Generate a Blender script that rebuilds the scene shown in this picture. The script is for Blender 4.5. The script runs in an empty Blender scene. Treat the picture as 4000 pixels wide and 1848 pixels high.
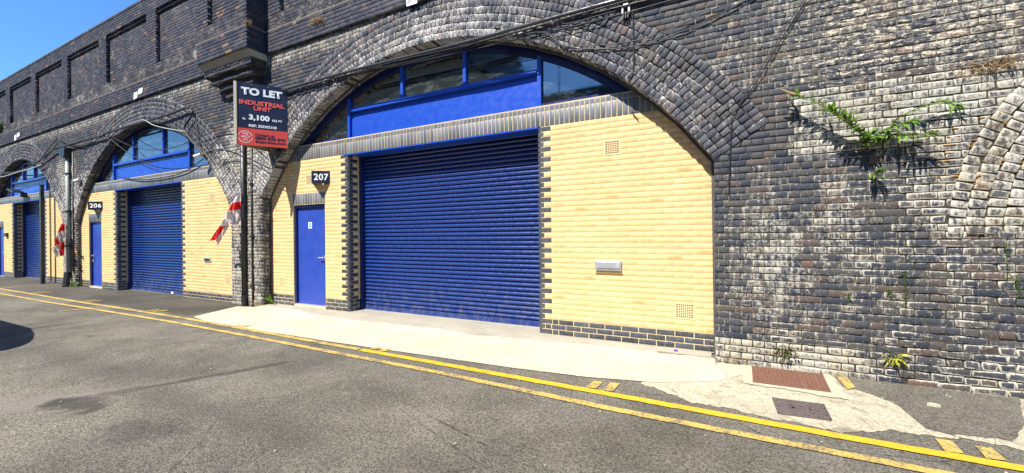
import bpy, math, random
import numpy as np
from mathutils import Vector, Matrix
random.seed(7); RNG = np.random.RandomState(11)
R_ = math.radians
scene = bpy.context.scene
# ------------------------------------------------------------------ camera
FPX = 1596.52; D_CAM = 5.5776; H_CAM = 1.42
CR = np.array([0.8878781, 0.4599973, -0.0086572]); CU = np.array([0.0065194, 0.0062357, 0.9999593]); CF = np.array([-0.4600325, 0.8878984, -0.0025376])
CP = np.array([0.0, -D_CAM, H_CAM])
cam = bpy.data.cameras.new('camera'); cam_o = bpy.data.objects.new('camera', cam)
scene.collection.objects.link(cam_o)
cam.sensor_width = 36.0; cam.lens = FPX / 4000 * 36; cam.clip_start = 0.05; cam.clip_end = 2000
m = Matrix.Identity(4)
for i in range(3):
    m[i][0] = CR[i]; m[i][1] = CU[i]; m[i][2] = -CF[i]; m[i][3] = CP[i]
cam_o.matrix_world = m
scene.camera = cam_o
# ------------------------------------------------------------------ sky, sun, exposure
SUN = Vector((0.27, 1.0, -1.40)).normalized()          # travel direction of the light
world = bpy.data.worlds.new('World'); scene.world = world; world.use_nodes = True
wn = world.node_tree.nodes; wl = world.node_tree.links
bg = wn['Background']
sky = wn.new('ShaderNodeTexSky'); sky.sky_type = 'NISHITA'; sky.sun_disc = False
sky.sun_elevation = math.asin(-SUN.z); sky.sun_rotation = math.atan2(-SUN.x, -SUN.y) % (2 * math.pi)
sky.air_density = 1.0; sky.dust_density = 0.0; sky.ozone_density = 2.0
tint = wn.new('ShaderNodeMix'); tint.data_type = 'RGBA'; tint.blend_type = 'MULTIPLY'; tint.inputs[0].default_value = 1.0
wl.new(sky.outputs[0], tint.inputs[6]); tint.inputs[7].default_value = (0.60, 1.0, 1.42, 1)
wl.new(tint.outputs[2], bg.inputs[0]); bg.inputs[1].default_value = 0.085
sl = bpy.data.lights.new('sun', 'SUN'); sl.energy = 5.0; sl.angle = R_(0.5); sl.color = (1.0, 0.95, 0.86)
so = bpy.data.objects.new('sun', sl); scene.collection.objects.link(so)
so.rotation_euler = SUN.to_track_quat('-Z', 'Y').to_euler(); so.location = (0, -20, 30)
vs = scene.view_settings; vs.view_transform = 'Standard'; vs.look = 'None'; vs.gamma = 1.0; vs.use_curve_mapping = False
vs.exposure = 1.0
scene.render.resolution_x = 1024; scene.render.resolution_y = 473
COL = scene.collection

# ------------------------------------------------------------------ material helpers
class NT:
    def __init__(s, name, rough=0.8, spec=0.3):
        s.m = bpy.data.materials.new(name); s.m.use_nodes = True
        s.t = s.m.node_tree; s.b = s.t.nodes['Principled BSDF']
        s.b.inputs['Roughness'].default_value = rough; s.b.inputs['Specular IOR Level'].default_value = spec
        s.pos = s.t.nodes.new('ShaderNodeNewGeometry').outputs['Position']
    def put(s, sock, v):
        if isinstance(v, bpy.types.NodeSocket): s.t.links.new(v, sock)
        elif isinstance(v, (tuple, list)):
            sock.default_value = tuple(v) + (1.0,) if len(v) == 3 and sock.type == 'RGBA' else tuple(v)
        else: sock.default_value = v
    def math(s, op, a, b=0.0, c=None, clamp=False):
        n = s.t.nodes.new('ShaderNodeMath'); n.operation = op; n.use_clamp = clamp
        s.put(n.inputs[0], a); s.put(n.inputs[1], b)
        if c is not None: s.put(n.inputs[2], c)
        return n.outputs[0]
    def vscale(s, v, sc, off=(0, 0, 0)):
        n = s.t.nodes.new('ShaderNodeMapping'); s.put(n.inputs['Vector'], v)
        n.inputs['Scale'].default_value = sc; n.inputs['Location'].default_value = off
        return n.outputs[0]
    def noise(s, scale, detail=4, rough=0.55, vec=None, dist=0.0):
        n = s.t.nodes.new('ShaderNodeTexNoise'); s.put(n.inputs['Vector'], vec if vec is not None else s.pos)
        n.inputs['Scale'].default_value = scale; n.inputs['Detail'].default_value = detail
        n.inputs['Roughness'].default_value = rough; n.inputs['Distortion'].default_value = dist
        return n.outputs['Fac']
    def voro(s, scale, vec=None, feature='F1'):
        n = s.t.nodes.new('ShaderNodeTexVoronoi'); n.feature = feature
        s.put(n.inputs['Vector'], vec if vec is not None else s.pos); n.inputs['Scale'].default_value = scale
        return n
    def ramp(s, fac, stops):
        n = s.t.nodes.new('ShaderNodeValToRGB'); cr = n.color_ramp
        while len(cr.elements) < len(stops): cr.elements.new(0.5)
        for e, (p, c) in zip(cr.elements, stops):
            e.position = p; e.color = (c, c, c, 1) if isinstance(c, (int, float)) else tuple(c) + (1,)
        s.put(n.inputs[0], fac); return n.outputs[0]
    def mix(s, f, a, b, mode='MIX'):
        n = s.t.nodes.new('ShaderNodeMix'); n.data_type = 'RGBA'; n.blend_type = mode; n.clamp_factor = True
        s.put(n.inputs[0], f); s.put(n.inputs[6], a); s.put(n.inputs[7], b); return n.outputs[2]
    def rng(s, v, a, b, c=0.0, d=1.0, smooth=False):
        n = s.t.nodes.new('ShaderNodeMapRange'); n.clamp = True
        if smooth: n.interpolation_type = 'SMOOTHSTEP'
        for i, x in enumerate((v, a, b, c, d)): s.put(n.inputs[i], x)
        return n.outputs[0]
    def attr(s, name):
        n = s.t.nodes.new('ShaderNodeAttribute'); n.attribute_name = name; return n
    def sep(s, v):
        n = s.t.nodes.new('ShaderNodeSeparateXYZ'); s.put(n.inputs[0], v); return n.outputs
    def grey(s, v):
        n = s.t.nodes.new('ShaderNodeCombineXYZ')
        for i in range(3): s.put(n.inputs[i], v)
        return n.outputs[0]
    def col(s, v): s.put(s.b.inputs['Base Color'], v); return s
    def rough(s, v): s.put(s.b.inputs['Roughness'], v); return s
    def bump(s, h, dist=0.004, strength=1.0):
        n = s.t.nodes.new('ShaderNodeBump'); n.inputs['Distance'].default_value = dist
        n.inputs['Strength'].default_value = strength; s.put(n.inputs['Height'], h)
        s.t.links.new(n.outputs[0], s.b.inputs['Normal']); return s

def brick_mat(name, stops, effc, effbias=-0.55, smear=0.0, rough=0.75, bumpd=0.002):
    """masonry: attribute bc = (random, efflorescence, width in m, rim weight)"""
    n = NT(name, rough, 0.35)
    at = n.attr('bc'); rgb = n.t.nodes.new('ShaderNodeSeparateColor'); n.t.links.new(at.outputs['Color'], rgb.inputs[0])
    r, g, w = rgb.outputs[0], rgb.outputs[1], rgb.outputs[2]; a = at.outputs['Alpha']
    n1 = n.noise(7, 6, 0.6); n2 = n.noise(70, 4, 0.65); n3 = n.noise(26, 5, 0.7)
    st = n.noise(1.0, 5, 0.6, n.vscale(n.pos, (30, 30, 4)))
    base = n.ramp(r, stops)
    base = n.mix(1.0, base, n.grey(n.rng(n2, 0.25, 0.75, 0.6, 1.45)), 'MULTIPLY')
    base = n.mix(n.rng(n3, 0.55, 0.75, 0, 0.35), base, n.mix(1.0, base, (1.9, 1.8, 1.7), 'MULTIPLY'))
    uv = n.sep(n.attr('UVMap').outputs['Vector'])
    def ed(c, half):
        t = n.math('SUBTRACT', 1.0, n.math('ABSOLUTE', n.math('MULTIPLY_ADD', c, 2.0, -1.0)))
        return n.math('MULTIPLY', t, half)
    e = n.math('MINIMUM', ed(uv[0], n.math('MULTIPLY', w, 0.5)), ed(uv[1], 0.034))
    e = n.math('ADD', e, n.math('MULTIPLY_ADD', n3, 0.03, -0.015))
    rim = n.math('MULTIPLY', n.math('MULTIPLY', n.rng(e, -0.002, 0.022, 1.0, 0.0, True), a), n.rng(n.noise(3.0, 4, 0.6), 0.35, 0.62, 0.25, 1.3))
    t = n.math('MULTIPLY_ADD', g, 1.15, effbias)
    t = n.math('MULTIPLY_ADD', n1, 0.6, n.math('ADD', t, -0.30))
    t = n.math('MULTIPLY_ADD', st, 1.1, n.math('ADD', t, -0.55))
    t = n.math('MULTIPLY_ADD', n3, 1.5, n.math('ADD', t, -0.75)); t = n.math('MULTIPLY_ADD', n2, 0.7, n.math('ADD', t, -0.35))
    t = n.math('MULTIPLY_ADD', rim, 0.40, t)
    mk = n.rng(t, -0.06, 0.36, 0.0, 0.92)
    base = n.mix(n.rng(n.noise(1.7, 5, 0.65), 0.52, 0.72, 0, 0.6), base, (0.075, 0.062, 0.045))
    ec = n.mix(n.rng(n.noise(2.6, 4, 0.6), 0.45, 0.7, 0, 0.7), effc, (0.44, 0.38, 0.25))
    ec = n.mix(1.0, ec, n.grey(n.rng(n2, 0.2, 0.8, 0.65, 1.2)), 'MULTIPLY')
    c = n.mix(mk, base, ec)
    h = n.math('MULTIPLY_ADD', n3, 0.35, n.math('MULTIPLY', n2, 0.7))
    if smear:
        sm = n.noise(1.0, 5, 0.7, n.vscale(n.pos, (16, 16, 42)))
        zone = n.math('MULTIPLY', n.rng(n.sep(n.pos)[0], 0.0, 1.2, 0.0, 1.0), n.rng(n.sep(n.pos)[2], 2.5, 3.1, 0.0, 1.0))
        sk = n.rng(n.math('MULTIPLY_ADD', zone, 0.15, sm), 0.66, 0.72, 0, 0.9)
        c = n.mix(sk, c, (0.55, 0.48, 0.36)); h = n.math('MULTIPLY_ADD', sk, 1.0, h)
    n.col(c); n.rough(n.rng(n2, 0.2, 0.8, rough - 0.2, rough + 0.12)); n.bump(h, bumpd, 0.9)
    return n.m

def old_fn(n, c):
    p = n.sep(n.pos)      # sooty joints in the arch rings, shade of deep joints painted dark low on the right
    for cx, zc, R in ((-4.49, -0.687, 5.30), (-14.53, -0.651, 5.266)):
        dx = n.math('SUBTRACT', p[0], cx); dz = n.math('SUBTRACT', p[2], zc)
        r = n.math('SQRT', n.math('ADD', n.math('MULTIPLY', dx, dx), n.math('MULTIPLY', dz, dz)))
        m_ = n.math('MULTIPLY', n.rng(n.math('ABSOLUTE', n.math('SUBTRACT', r, R + .34)), .33, .36, 1, 0), n.rng(p[2], 2.3, 2.4))
        c = n.mix(n.math('MULTIPLY', m_, 0.85), c, (0.045, 0.042, 0.04))
    m_ = n.math('MULTIPLY', n.rng(n.math('MULTIPLY_ADD', n.noise(3, 3), .6, p[0]), 1.2, 1.7), n.rng(p[2], 3.1, 2.6))
    return n.mix(n.math('MULTIPLY', m_, 0.9), c, (0.05, 0.042, 0.033))
def mortar_mat(name, pale, dark, amount=0.5, old=False):
    n = NT(name, 0.95, 0.1)
    f = n.rng(n.math('MULTIPLY_ADD', n.noise(2.3, 4), 1.2, n.noise(30, 4)), 1.1 - amount * 0.5, 1.5 - amount * 0.5)
    c = n.mix(f, pale, dark)
    if old: c = old_fn(n, c)
    c = n.mix(1.0, c, n.grey(n.rng(n.noise(120, 3), 0.3, 0.7, 0.7, 1.25)), 'MULTIPLY')
    n.col(c).bump(n.noise(60, 5, 0.7), 0.006, 1.0); return n.m

M = {}
DK = (0.017, 0.020, 0.028)
M['blue_wall'] = brick_mat('weathered_blue_brick', [(0, (0.020, 0.026, 0.042)), (0.3, (0.036, 0.041, 0.055)), (0.6, (0.052, 0.053, 0.060)), (0.85, (0.068, 0.062, 0.058)), (0.97, (0.085, 0.062, 0.054)), (1, (0.14, 0.08, 0.065))], (0.50, 0.475, 0.41), smear=1.0, bumpd=0.003)
M['ring'] = brick_mat('weathered_arch_brick', [(0, (0.03, 0.034, 0.048)), (0.4, (0.050, 0.054, 0.070)), (0.75, (0.075, 0.074, 0.088)), (0.96, (0.095, 0.080, 0.085)), (1, (0.12, 0.08, 0.075))], (0.52, 0.50, 0.47))
M['parapet'] = brick_mat('sooty_parapet_brick', [(0, (0.014, 0.018, 0.034)), (0.35, (0.026, 0.029, 0.046)), (0.7, (0.040, 0.040, 0.056)), (0.9, (0.055, 0.046, 0.054)), (0.97, (0.09, 0.058, 0.050)), (1, (0.19, 0.11, 0.07))], (0.36, 0.355, 0.37), effbias=-0.70)
M['mortar_old'] = mortar_mat('old_lime_mortar', (0.38, 0.345, 0.26), (0.05, 0.047, 0.045), 0.65, True)
M['mortar_par'] = mortar_mat('parapet_mortar', (0.30, 0.285, 0.26), (0.035, 0.034, 0.038), 0.7)
M['mortar_new'] = mortar_mat('cream_mortar', (0.68, 0.53, 0.31), (0.52, 0.40, 0.23), 0.1)

def yellow_mat():
    n = NT('buff_yellow_brick', 0.7, 0.25)
    at = n.attr('bc'); rgb = n.t.nodes.new('ShaderNodeSeparateColor'); n.t.links.new(at.outputs['Color'], rgb.inputs[0])
    r, w = rgb.outputs[0], rgb.outputs[2]
    c = n.ramp(r, [(0, (0.63, 0.425, 0.195)), (0.5, (0.665, 0.455, 0.215)), (0.9, (0.70, 0.485, 0.24)), (1, (0.66, 0.44, 0.20))])
    n2 = n.noise(55, 4, 0.7); n1 = n.noise(2.2, 4)
    c = n.mix(1.0, c, n.grey(n.rng(n2, 0.25, 0.75, 0.9, 1.1)), 'MULTIPLY')
    c = n.mix(n.rng(n1, 0.45, 0.75, 0, 0.35), c, (0.74, 0.55, 0.28))
    uv = n.sep(n.attr('UVMap').outputs['Vector'])
    du = n.math('ABSOLUTE', n.math('MULTIPLY_ADD', uv[0], 2.0, -1.0)); dv = n.math('ABSOLUTE', n.math('MULTIPLY_ADD', uv[1], 2.0, -1.0))
    ctr = n.math('SUBTRACT', 1.0, n.math('MAXIMUM', du, dv))
    f = n.math('MULTIPLY', n.rng(ctr, 0.1, 0.6), n.rng(r, 0.945, 0.97))
    f = n.math('MULTIPLY', f, n.rng(n.noise(110, 3, 0.7), 0.42, 0.62, 0.1, 1))
    c = n.mix(n.math('MULTIPLY', f, 0.8), c, (0.42, 0.15, 0.035))
    # grime near the foot
    z = n.sep(n.pos)[2]
    gr = n.math('MULTIPLY', n.rng(z, 0.0, 0.6, 0.5, 0.0), n.rng(n.noise(9, 4), 0.45, 0.7))
    c = n.mix(gr, c, (0.36, 0.29, 0.17))
    n.col(c).bump(n2, 0.0008, 0.7); return n.m
M['yellow'] = yellow_mat()
def engblue_mat():
    n = NT('blue_engineering_brick', 0.42, 0.5)
    at = n.attr('bc'); rgb = n.t.nodes.new('ShaderNodeSeparateColor'); n.t.links.new(at.outputs['Color'], rgb.inputs[0])
    c = n.ramp(rgb.outputs[0], [(0, (0.030, 0.034, 0.044)), (0.5, (0.050, 0.056, 0.068)), (1, (0.078, 0.084, 0.096))])
    z = n.sep(n.pos)[2]
    sp = n.math('MULTIPLY', n.rng(n.noise(75, 3, 0.6), 0.63, 0.70), n.rng(z, 0.1, 0.35, 0.9, 0.12))
    c = n.mix(sp, c, (0.55, 0.52, 0.45))
    c = n.mix(n.rng(n.noise(14, 5), 0.5, 0.72, 0, 0.4), c, (0.17, 0.18, 0.19))
    n.col(c).bump(n.noise(60, 3), 0.0012, 0.6); n.rough(n.rng(n.noise(30, 3), 0.3, 0.7, 0.3, 0.6)); return n.m
M['eng'] = engblue_mat()
def soldier_mat():
    n = NT('grey_soldier_brick', 0.45, 0.5)
    at = n.attr('bc'); rgb = n.t.nodes.new('ShaderNodeSeparateColor'); n.t.links.new(at.outputs['Color'], rgb.inputs[0])
    c = n.ramp(rgb.outputs[0], [(0, (0.085, 0.092, 0.104)), (0.5, (0.125, 0.135, 0.15)), (1, (0.165, 0.175, 0.19))])
    c = n.mix(n.rng(n.noise(1.0, 5, 0.6, n.vscale(n.pos, (30, 30, 3))), 0.5, 0.7, 0, 0.5), c, (0.26, 0.28, 0.30))
    n.col(c).bump(n.noise(60, 3), 0.0012, 0.6); return n.m
M['soldier'] = soldier_mat()
def paint(name, c, rough=0.35, dirt=0.25, spec=0.5, bumpy=0.0):
    n = NT(name, rough, spec)
    f = n.rng(n.noise(3.5, 5, 0.6), 0.4, 0.75, 0, dirt)
    cc = n.mix(f, c, tuple(min(1, x * 1.25 + 0.03) for x in c))
    cc = n.mix(n.rng(n.noise(1.0, 5, 0.6, n.vscale(n.pos, (25, 25, 1.5))), 0.52, 0.75, 0, dirt), cc, tuple(x * 0.6 for x in c))
    n.col(cc); n.rough(n.rng(n.noise(9, 4), 0.3, 0.7, rough - 0.08, rough + 0.15))
    if bumpy: n.bump(n.noise(6, 3), bumpy, 1.0)
    return n.m
M['blue'] = paint('blue_gloss_paint', (0.010, 0.062, 0.42), 0.35, 0.04)
M['door'] = paint('blue_door_paint', (0.020, 0.054, 0.33), 0.38, 0.2)
M['blue_shaded'] = paint('blue_frame_paint_shaded', (0.005, 0.013, 0.090), 0.35, 0.2)  # darker copy of the blue, shade of the recessed frames painted in
def slat_mat():
    n = NT('blue_shutter_paint', 0.25, 0.7)
    c = n.mix(n.rng(n.noise(4, 5, 0.6), 0.4, 0.75, 0, 0.4), (0.007, 0.030, 0.165), (0.010, 0.042, 0.215))
    z = n.sep(n.pos)[2]
    d = n.math('MULTIPLY', n.rng(z, 0.0, 0.7, 0.55, 0.0), n.rng(n.noise(1.0, 5, 0.7, n.vscale(n.pos, (9, 9, 5))), 0.45, 0.7))
    c = n.mix(d, c, (0.16, 0.16, 0.17)); c = n.mix(n.rng(n.noise(60, 2), 0.74, 0.78, 0, 0.4), c, (0.12, 0.14, 0.22))
    n.col(c).rough(n.rng(n.noise(15, 4), 0.3, 0.7, 0.18, 0.36)); return n.m
M['slat'] = slat_mat()
M['navy'] = paint('navy_sign_face', (0.005, 0.009, 0.036), 0.4, 0.08)
M['red'] = paint('red_sign_face', (0.62, 0.060, 0.038), 0.45, 0.12)
M['white'] = paint('white_print', (0.82, 0.84, 0.86), 0.5, 0.1)
M['redprint'] = paint('red_print', (0.75, 0.10, 0.07), 0.5, 0.1)
M['timber'] = paint('painted_timber', (0.62, 0.57, 0.48), 0.7, 0.4)
M['ply'] = paint('bare_plywood', (0.30, 0.24, 0.16), 0.8, 0.4)
M['black'] = paint('black_iron_paint', (0.012, 0.012, 0.014), 0.42, 0.4)
M['cable'] = paint('black_cable_sheath', (0.016, 0.016, 0.018), 0.45, 0.3); M['cable_shiny'] = paint('glossy_cable_sheath', (0.05, 0.05, 0.052), 0.16, 0.2, 1.0)
M['palecable'] = paint('grey_cable_sheath', (0.35, 0.34, 0.31), 0.5, 0.3)
M['pipe'] = paint('grey_green_pipe', (0.27, 0.29, 0.26), 0.55, 0.5)
M['steel'] = paint('brushed_steel', (0.55, 0.56, 0.58), 0.32, 0.2); M['steel'].node_tree.nodes['Principled BSDF'].inputs['Metallic'].default_value = 0.6
M['lead'] = paint('grey_mastic_strip', (0.070, 0.066, 0.062), 0.8, 0.5)
M['vent'] = paint('terracotta_vent', (0.66, 0.50, 0.26), 0.75, 0.15)
M['dark'] = paint('dark_void', (0.012, 0.011, 0.010), 0.9, 0.0)
M['cctv'] = paint('white_plastic', (0.72, 0.72, 0.70), 0.4, 0.1)
M['brass'] = paint('rusty_tap', (0.42, 0.22, 0.06), 0.5, 0.3)
M['stickerblue'] = paint('notice_blue', (0.03, 0.25, 0.62), 0.4, 0.0)
def rust_mat():
    n = NT('rusty_cast_iron', 0.75, 0.3)
    c = n.mix(n.rng(n.noise(25, 5, 0.7), 0.35, 0.7), (0.13, 0.062, 0.042), (0.20, 0.10, 0.065))
    c = n.mix(n.rng(n.noise(120, 3, 0.7), 0.64, 0.7, 0, 0.7), c, (0.5, 0.42, 0.32)); n.col(c).bump(n.noise(90, 4), 0.002, 0.7); return n.m
M['rust'] = rust_mat()
M['iron'] = paint('worn_cast_iron', (0.105, 0.082, 0.078), 0.55, 0.6)
def glass_mat():
    n = NT('dirty_window_glass', 0.04, 0.9)
    n.b.inputs['IOR'].default_value = 2.1
    f = n.rng(n.math('ADD', n.noise(1.0, 5, 0.65, n.vscale(n.pos, (2.5, 2.5, 11))), n.math('MULTIPLY', n.noise(30, 4), 0.25)), 0.62, 0.85, 0, 1)
    n.col(n.mix(f, (0.012, 0.015, 0.016), (0.10, 0.12, 0.125))); n.rough(n.rng(f, 0, 1, 0.03, 0.16)); return n.m
M['glass'] = glass_mat()
def leaf_mat(name, c1, c2, trans=0.25):
    n = NT(name, 0.5, 0.35)
    n.col(n.mix(n.noise(14, 3), c1, c2))
    tb = n.t.nodes.new('ShaderNodeBsdfTranslucent'); tb.inputs[0].default_value = tuple(x * 1.8 for x in c2) + (1,)
    mx = n.t.nodes.new('ShaderNodeMixShader'); mx.inputs[0].default_value = trans
    n.t.links.new(n.b.outputs[0], mx.inputs[1]); n.t.links.new(tb.outputs[0], mx.inputs[2])
    n.t.links.new(mx.outputs[0], n.t.nodes['Material Output'].inputs[0]); return n.m
M['leaf'] = leaf_mat('green_leaf', (0.08, 0.17, 0.02), (0.17, 0.31, 0.04))
M['leaf_dk'] = leaf_mat('dark_green_leaf', (0.035, 0.06, 0.012), (0.08, 0.12, 0.025), 0.1)
M['fern'] = leaf_mat('yellow_green_fern', (0.28, 0.34, 0.03), (0.48, 0.46, 0.05))
M['dry'] = leaf_mat('dry_brown_stalk', (0.30, 0.20, 0.09), (0.46, 0.33, 0.17), 0.1)
M['stem'] = paint('brown_stem', (0.15, 0.085, 0.04), 0.8, 0.3)
M['moss'] = paint('orange_brown_moss', (0.23, 0.115, 0.022), 0.95, 0.6, 0.1)
def cloth_mat(name, c):
    n = NT(name, 0.85, 0.1); n.col(c)
    tb = n.t.nodes.new('ShaderNodeBsdfTranslucent'); tb.inputs[0].default_value = tuple(c) + (1,)
    mx = n.t.nodes.new('ShaderNodeMixShader'); mx.inputs[0].default_value = 0.35
    n.t.links.new(n.b.outputs[0], mx.inputs[1]); n.t.links.new(tb.outputs[0], mx.inputs[2])
    n.t.links.new(mx.outputs[0], n.t.nodes['Material Output'].inputs[0]); n.bump(n.noise(9, 4), 0.02, 0.8); return n.m
M['cloth_w'] = cloth_mat('white_flag_cloth', (0.68, 0.60, 0.60)); M['cloth_r'] = cloth_mat('red_flag_cloth', (0.72, 0.03, 0.025))

def asphalt_mat(name, tone, marks=True, pale=1.0):
    n = NT(name, 0.85, 0.25)
    v = n.voro(85); v2 = n.voro(60)
    sp = n.math('MULTIPLY_ADD', n.noise(95, 3, 0.8), 0.75, n.math('MULTIPLY', n.noise(34, 5, 0.8), 0.55))
    c = n.ramp(sp, [(0.40, tuple(x * 0.25 for x in tone)), (0.60, tone), (0.76, tuple(x * 2.5 * pale for x in tone))])
    cs = n.sep(v.outputs['Color'])
    c = n.mix(n.math('MULTIPLY', n.rng(cs[0], 0.70, 0.76), n.rng(v.outputs['Distance'], 0.45, 0.25)), c, tuple(min(1, x * 2.8) for x in tone))
    cs2 = n.sep(v2.outputs['Color'])
    c = n.mix(n.math('MULTIPLY', n.rng(cs2[1], 0.74, 0.8, 0, 0.85), n.rng(v2.outputs['Distance'], 0.4, 0.25)), c, tuple(x * 0.25 for x in tone))
    big = n.noise(0.55, 5, 0.6)
    c = n.mix(1.0, c, n.grey(n.rng(big, 0.33, 0.67, 0.66, 1.32)), 'MULTIPLY')
    c = n.mix(1.0, c, n.grey(n.rng(n.noise(3.2, 5, 0.65), 0.3, 0.7, 0.84, 1.16)), 'MULTIPLY')
    if marks:
        p = n.sep(n.pos)
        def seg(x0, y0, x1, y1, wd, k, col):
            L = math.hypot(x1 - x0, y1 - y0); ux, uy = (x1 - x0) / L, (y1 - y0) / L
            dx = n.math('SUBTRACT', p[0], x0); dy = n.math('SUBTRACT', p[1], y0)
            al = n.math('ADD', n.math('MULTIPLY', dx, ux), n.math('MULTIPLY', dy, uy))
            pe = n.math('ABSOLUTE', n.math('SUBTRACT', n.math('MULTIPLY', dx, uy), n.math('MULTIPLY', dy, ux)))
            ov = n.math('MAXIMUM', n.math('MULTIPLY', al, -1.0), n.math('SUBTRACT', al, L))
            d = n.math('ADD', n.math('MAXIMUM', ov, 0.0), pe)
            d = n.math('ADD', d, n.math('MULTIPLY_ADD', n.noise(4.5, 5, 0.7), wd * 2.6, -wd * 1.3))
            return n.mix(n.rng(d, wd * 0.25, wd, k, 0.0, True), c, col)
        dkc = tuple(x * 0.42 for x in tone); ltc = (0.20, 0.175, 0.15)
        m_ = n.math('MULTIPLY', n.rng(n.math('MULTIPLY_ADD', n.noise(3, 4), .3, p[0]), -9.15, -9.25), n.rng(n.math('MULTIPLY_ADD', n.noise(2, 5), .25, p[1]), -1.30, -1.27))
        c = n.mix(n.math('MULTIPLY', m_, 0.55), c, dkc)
        ck = n.voro(0.55, n.vscale(n.pos, (1, 1.7, 1)), 'DISTANCE_TO_EDGE'); cd = n.math('MULTIPLY_ADD', n.noise(5, 5, .7), 0.05, ck.outputs['Distance'])
        c = n.mix(n.math('MULTIPLY', n.rng(cd, 0.024, 0.030, 0.75, 0.0), n.rng(n.noise(0.35, 2), 0.45, 0.6)), c, tuple(x * 0.2 for x in tone))
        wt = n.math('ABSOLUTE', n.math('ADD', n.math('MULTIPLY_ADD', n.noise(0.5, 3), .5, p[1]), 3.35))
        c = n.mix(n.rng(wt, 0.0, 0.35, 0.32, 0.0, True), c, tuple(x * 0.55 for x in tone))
        c = seg(-6.2, -4.6, -5.35, -4.0, 0.30, 0.5, ltc); c = seg(-5.75, -4.55, -5.2, -3.4, 0.2, 0.35, ltc)
        c = seg(-4.7, -2.45, -5.2, -3.6, 0.09, 0.65, dkc); c = seg(-5.2, -3.6, -5.5, -4.2, 0.13, 0.5, dkc)  # dark band along two segments, blended into the road colour
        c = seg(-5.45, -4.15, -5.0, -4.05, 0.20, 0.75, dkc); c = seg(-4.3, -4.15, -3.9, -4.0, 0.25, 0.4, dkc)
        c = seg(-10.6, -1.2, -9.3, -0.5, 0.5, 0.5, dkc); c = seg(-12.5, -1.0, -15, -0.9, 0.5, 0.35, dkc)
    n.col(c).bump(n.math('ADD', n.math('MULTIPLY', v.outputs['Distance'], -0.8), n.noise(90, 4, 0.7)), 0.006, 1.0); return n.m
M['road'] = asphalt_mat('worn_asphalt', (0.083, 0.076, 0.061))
M['patch'] = asphalt_mat('asphalt_patch', (0.078, 0.070, 0.055), False)
def concrete_mat(name, a, b, grit=0.3, dirtc=(0.3, 0.27, 0.2)):
    n = NT(name, 0.9, 0.15)
    c = n.mix(n.rng(n.noise(1.3, 5, 0.6), 0.3, 0.7), a, b)
    c = n.mix(n.rng(n.noise(75, 4, 0.85), 0.50, 0.66, 0, grit), c, dirtc)
    c = n.mix(n.rng(n.noise(28, 5, 0.85), 0.52, 0.66, 0, grit * .8), c, dirtc)
    c = n.mix(n.rng(n.noise(5, 6, 0.7), 0.54, 0.72, 0, grit), c, tuple(x * 1.3 for x in dirtc))
    c = n.mix(n.rng(n.noise(44, 4, 0.85, dist=.5), 0.60, 0.66, 0, grit * .8), c, tuple(min(.62, x * 1.35) for x in a))
    vc = n.voro(1.6, n.vscale(n.pos, (1, 1, 1)), 'DISTANCE_TO_EDGE')
    nn = n.noise(6, 4); dd = n.math('MULTIPLY_ADD', nn, 0.03, vc.outputs['Distance'])
    c = n.mix(n.rng(dd, 0.013, 0.019, grit, 0.0), c, tuple(x * 0.45 for x in dirtc))
    n.col(c).bump(n.math('ADD', n.noise(70, 5, 0.75), n.noise(12, 4)), 0.004, 0.8); return n.m
M['apron'] = concrete_mat('pale_concrete', (0.54, 0.48, 0.345), (0.41, 0.36, 0.255), 0.34, (0.42, 0.38, 0.28))
M['sill'] = concrete_mat('rough_concrete', (0.38, 0.35, 0.28), (0.29, 0.265, 0.21), 0.5, (0.17, 0.15, 0.12))
M['grit'] = concrete_mat('gritty_concrete', (0.52, 0.465, 0.34), (0.36, 0.315, 0.23), 1.0, (0.13, 0.115, 0.085))
M['collar'] = concrete_mat('collar_concrete', (0.50, 0.445, 0.32), (0.40, 0.355, 0.26), 0.4, (0.24, 0.21, 0.15))
def line_mat(name, c, wear):
    n = NT(name, 0.75, 0.3)
    f = n.math('MULTIPLY_ADD', n.noise(45, 5, 0.75), 0.9, n.math('MULTIPLY', n.noise(5, 4, 0.6), 0.5))
    cc = n.mix(1.0, c, n.grey(n.rng(n.noise(20, 4), 0.3, 0.7, 0.85, 1.1)), 'MULTIPLY')
    cc = n.mix(n.rng(f, wear, wear + 0.12, 0, 0.9), cc, (0.11, 0.10, 0.085))
    n.col(cc).bump(n.noise(120, 3), 0.003, 0.8); return n.m
M['yline'] = line_mat('yellow_road_paint', (0.60, 0.345, 0.022), 0.78)
M['yworn'] = line_mat('worn_yellow_road_paint', (0.50, 0.345, 0.085), 0.68)
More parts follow.
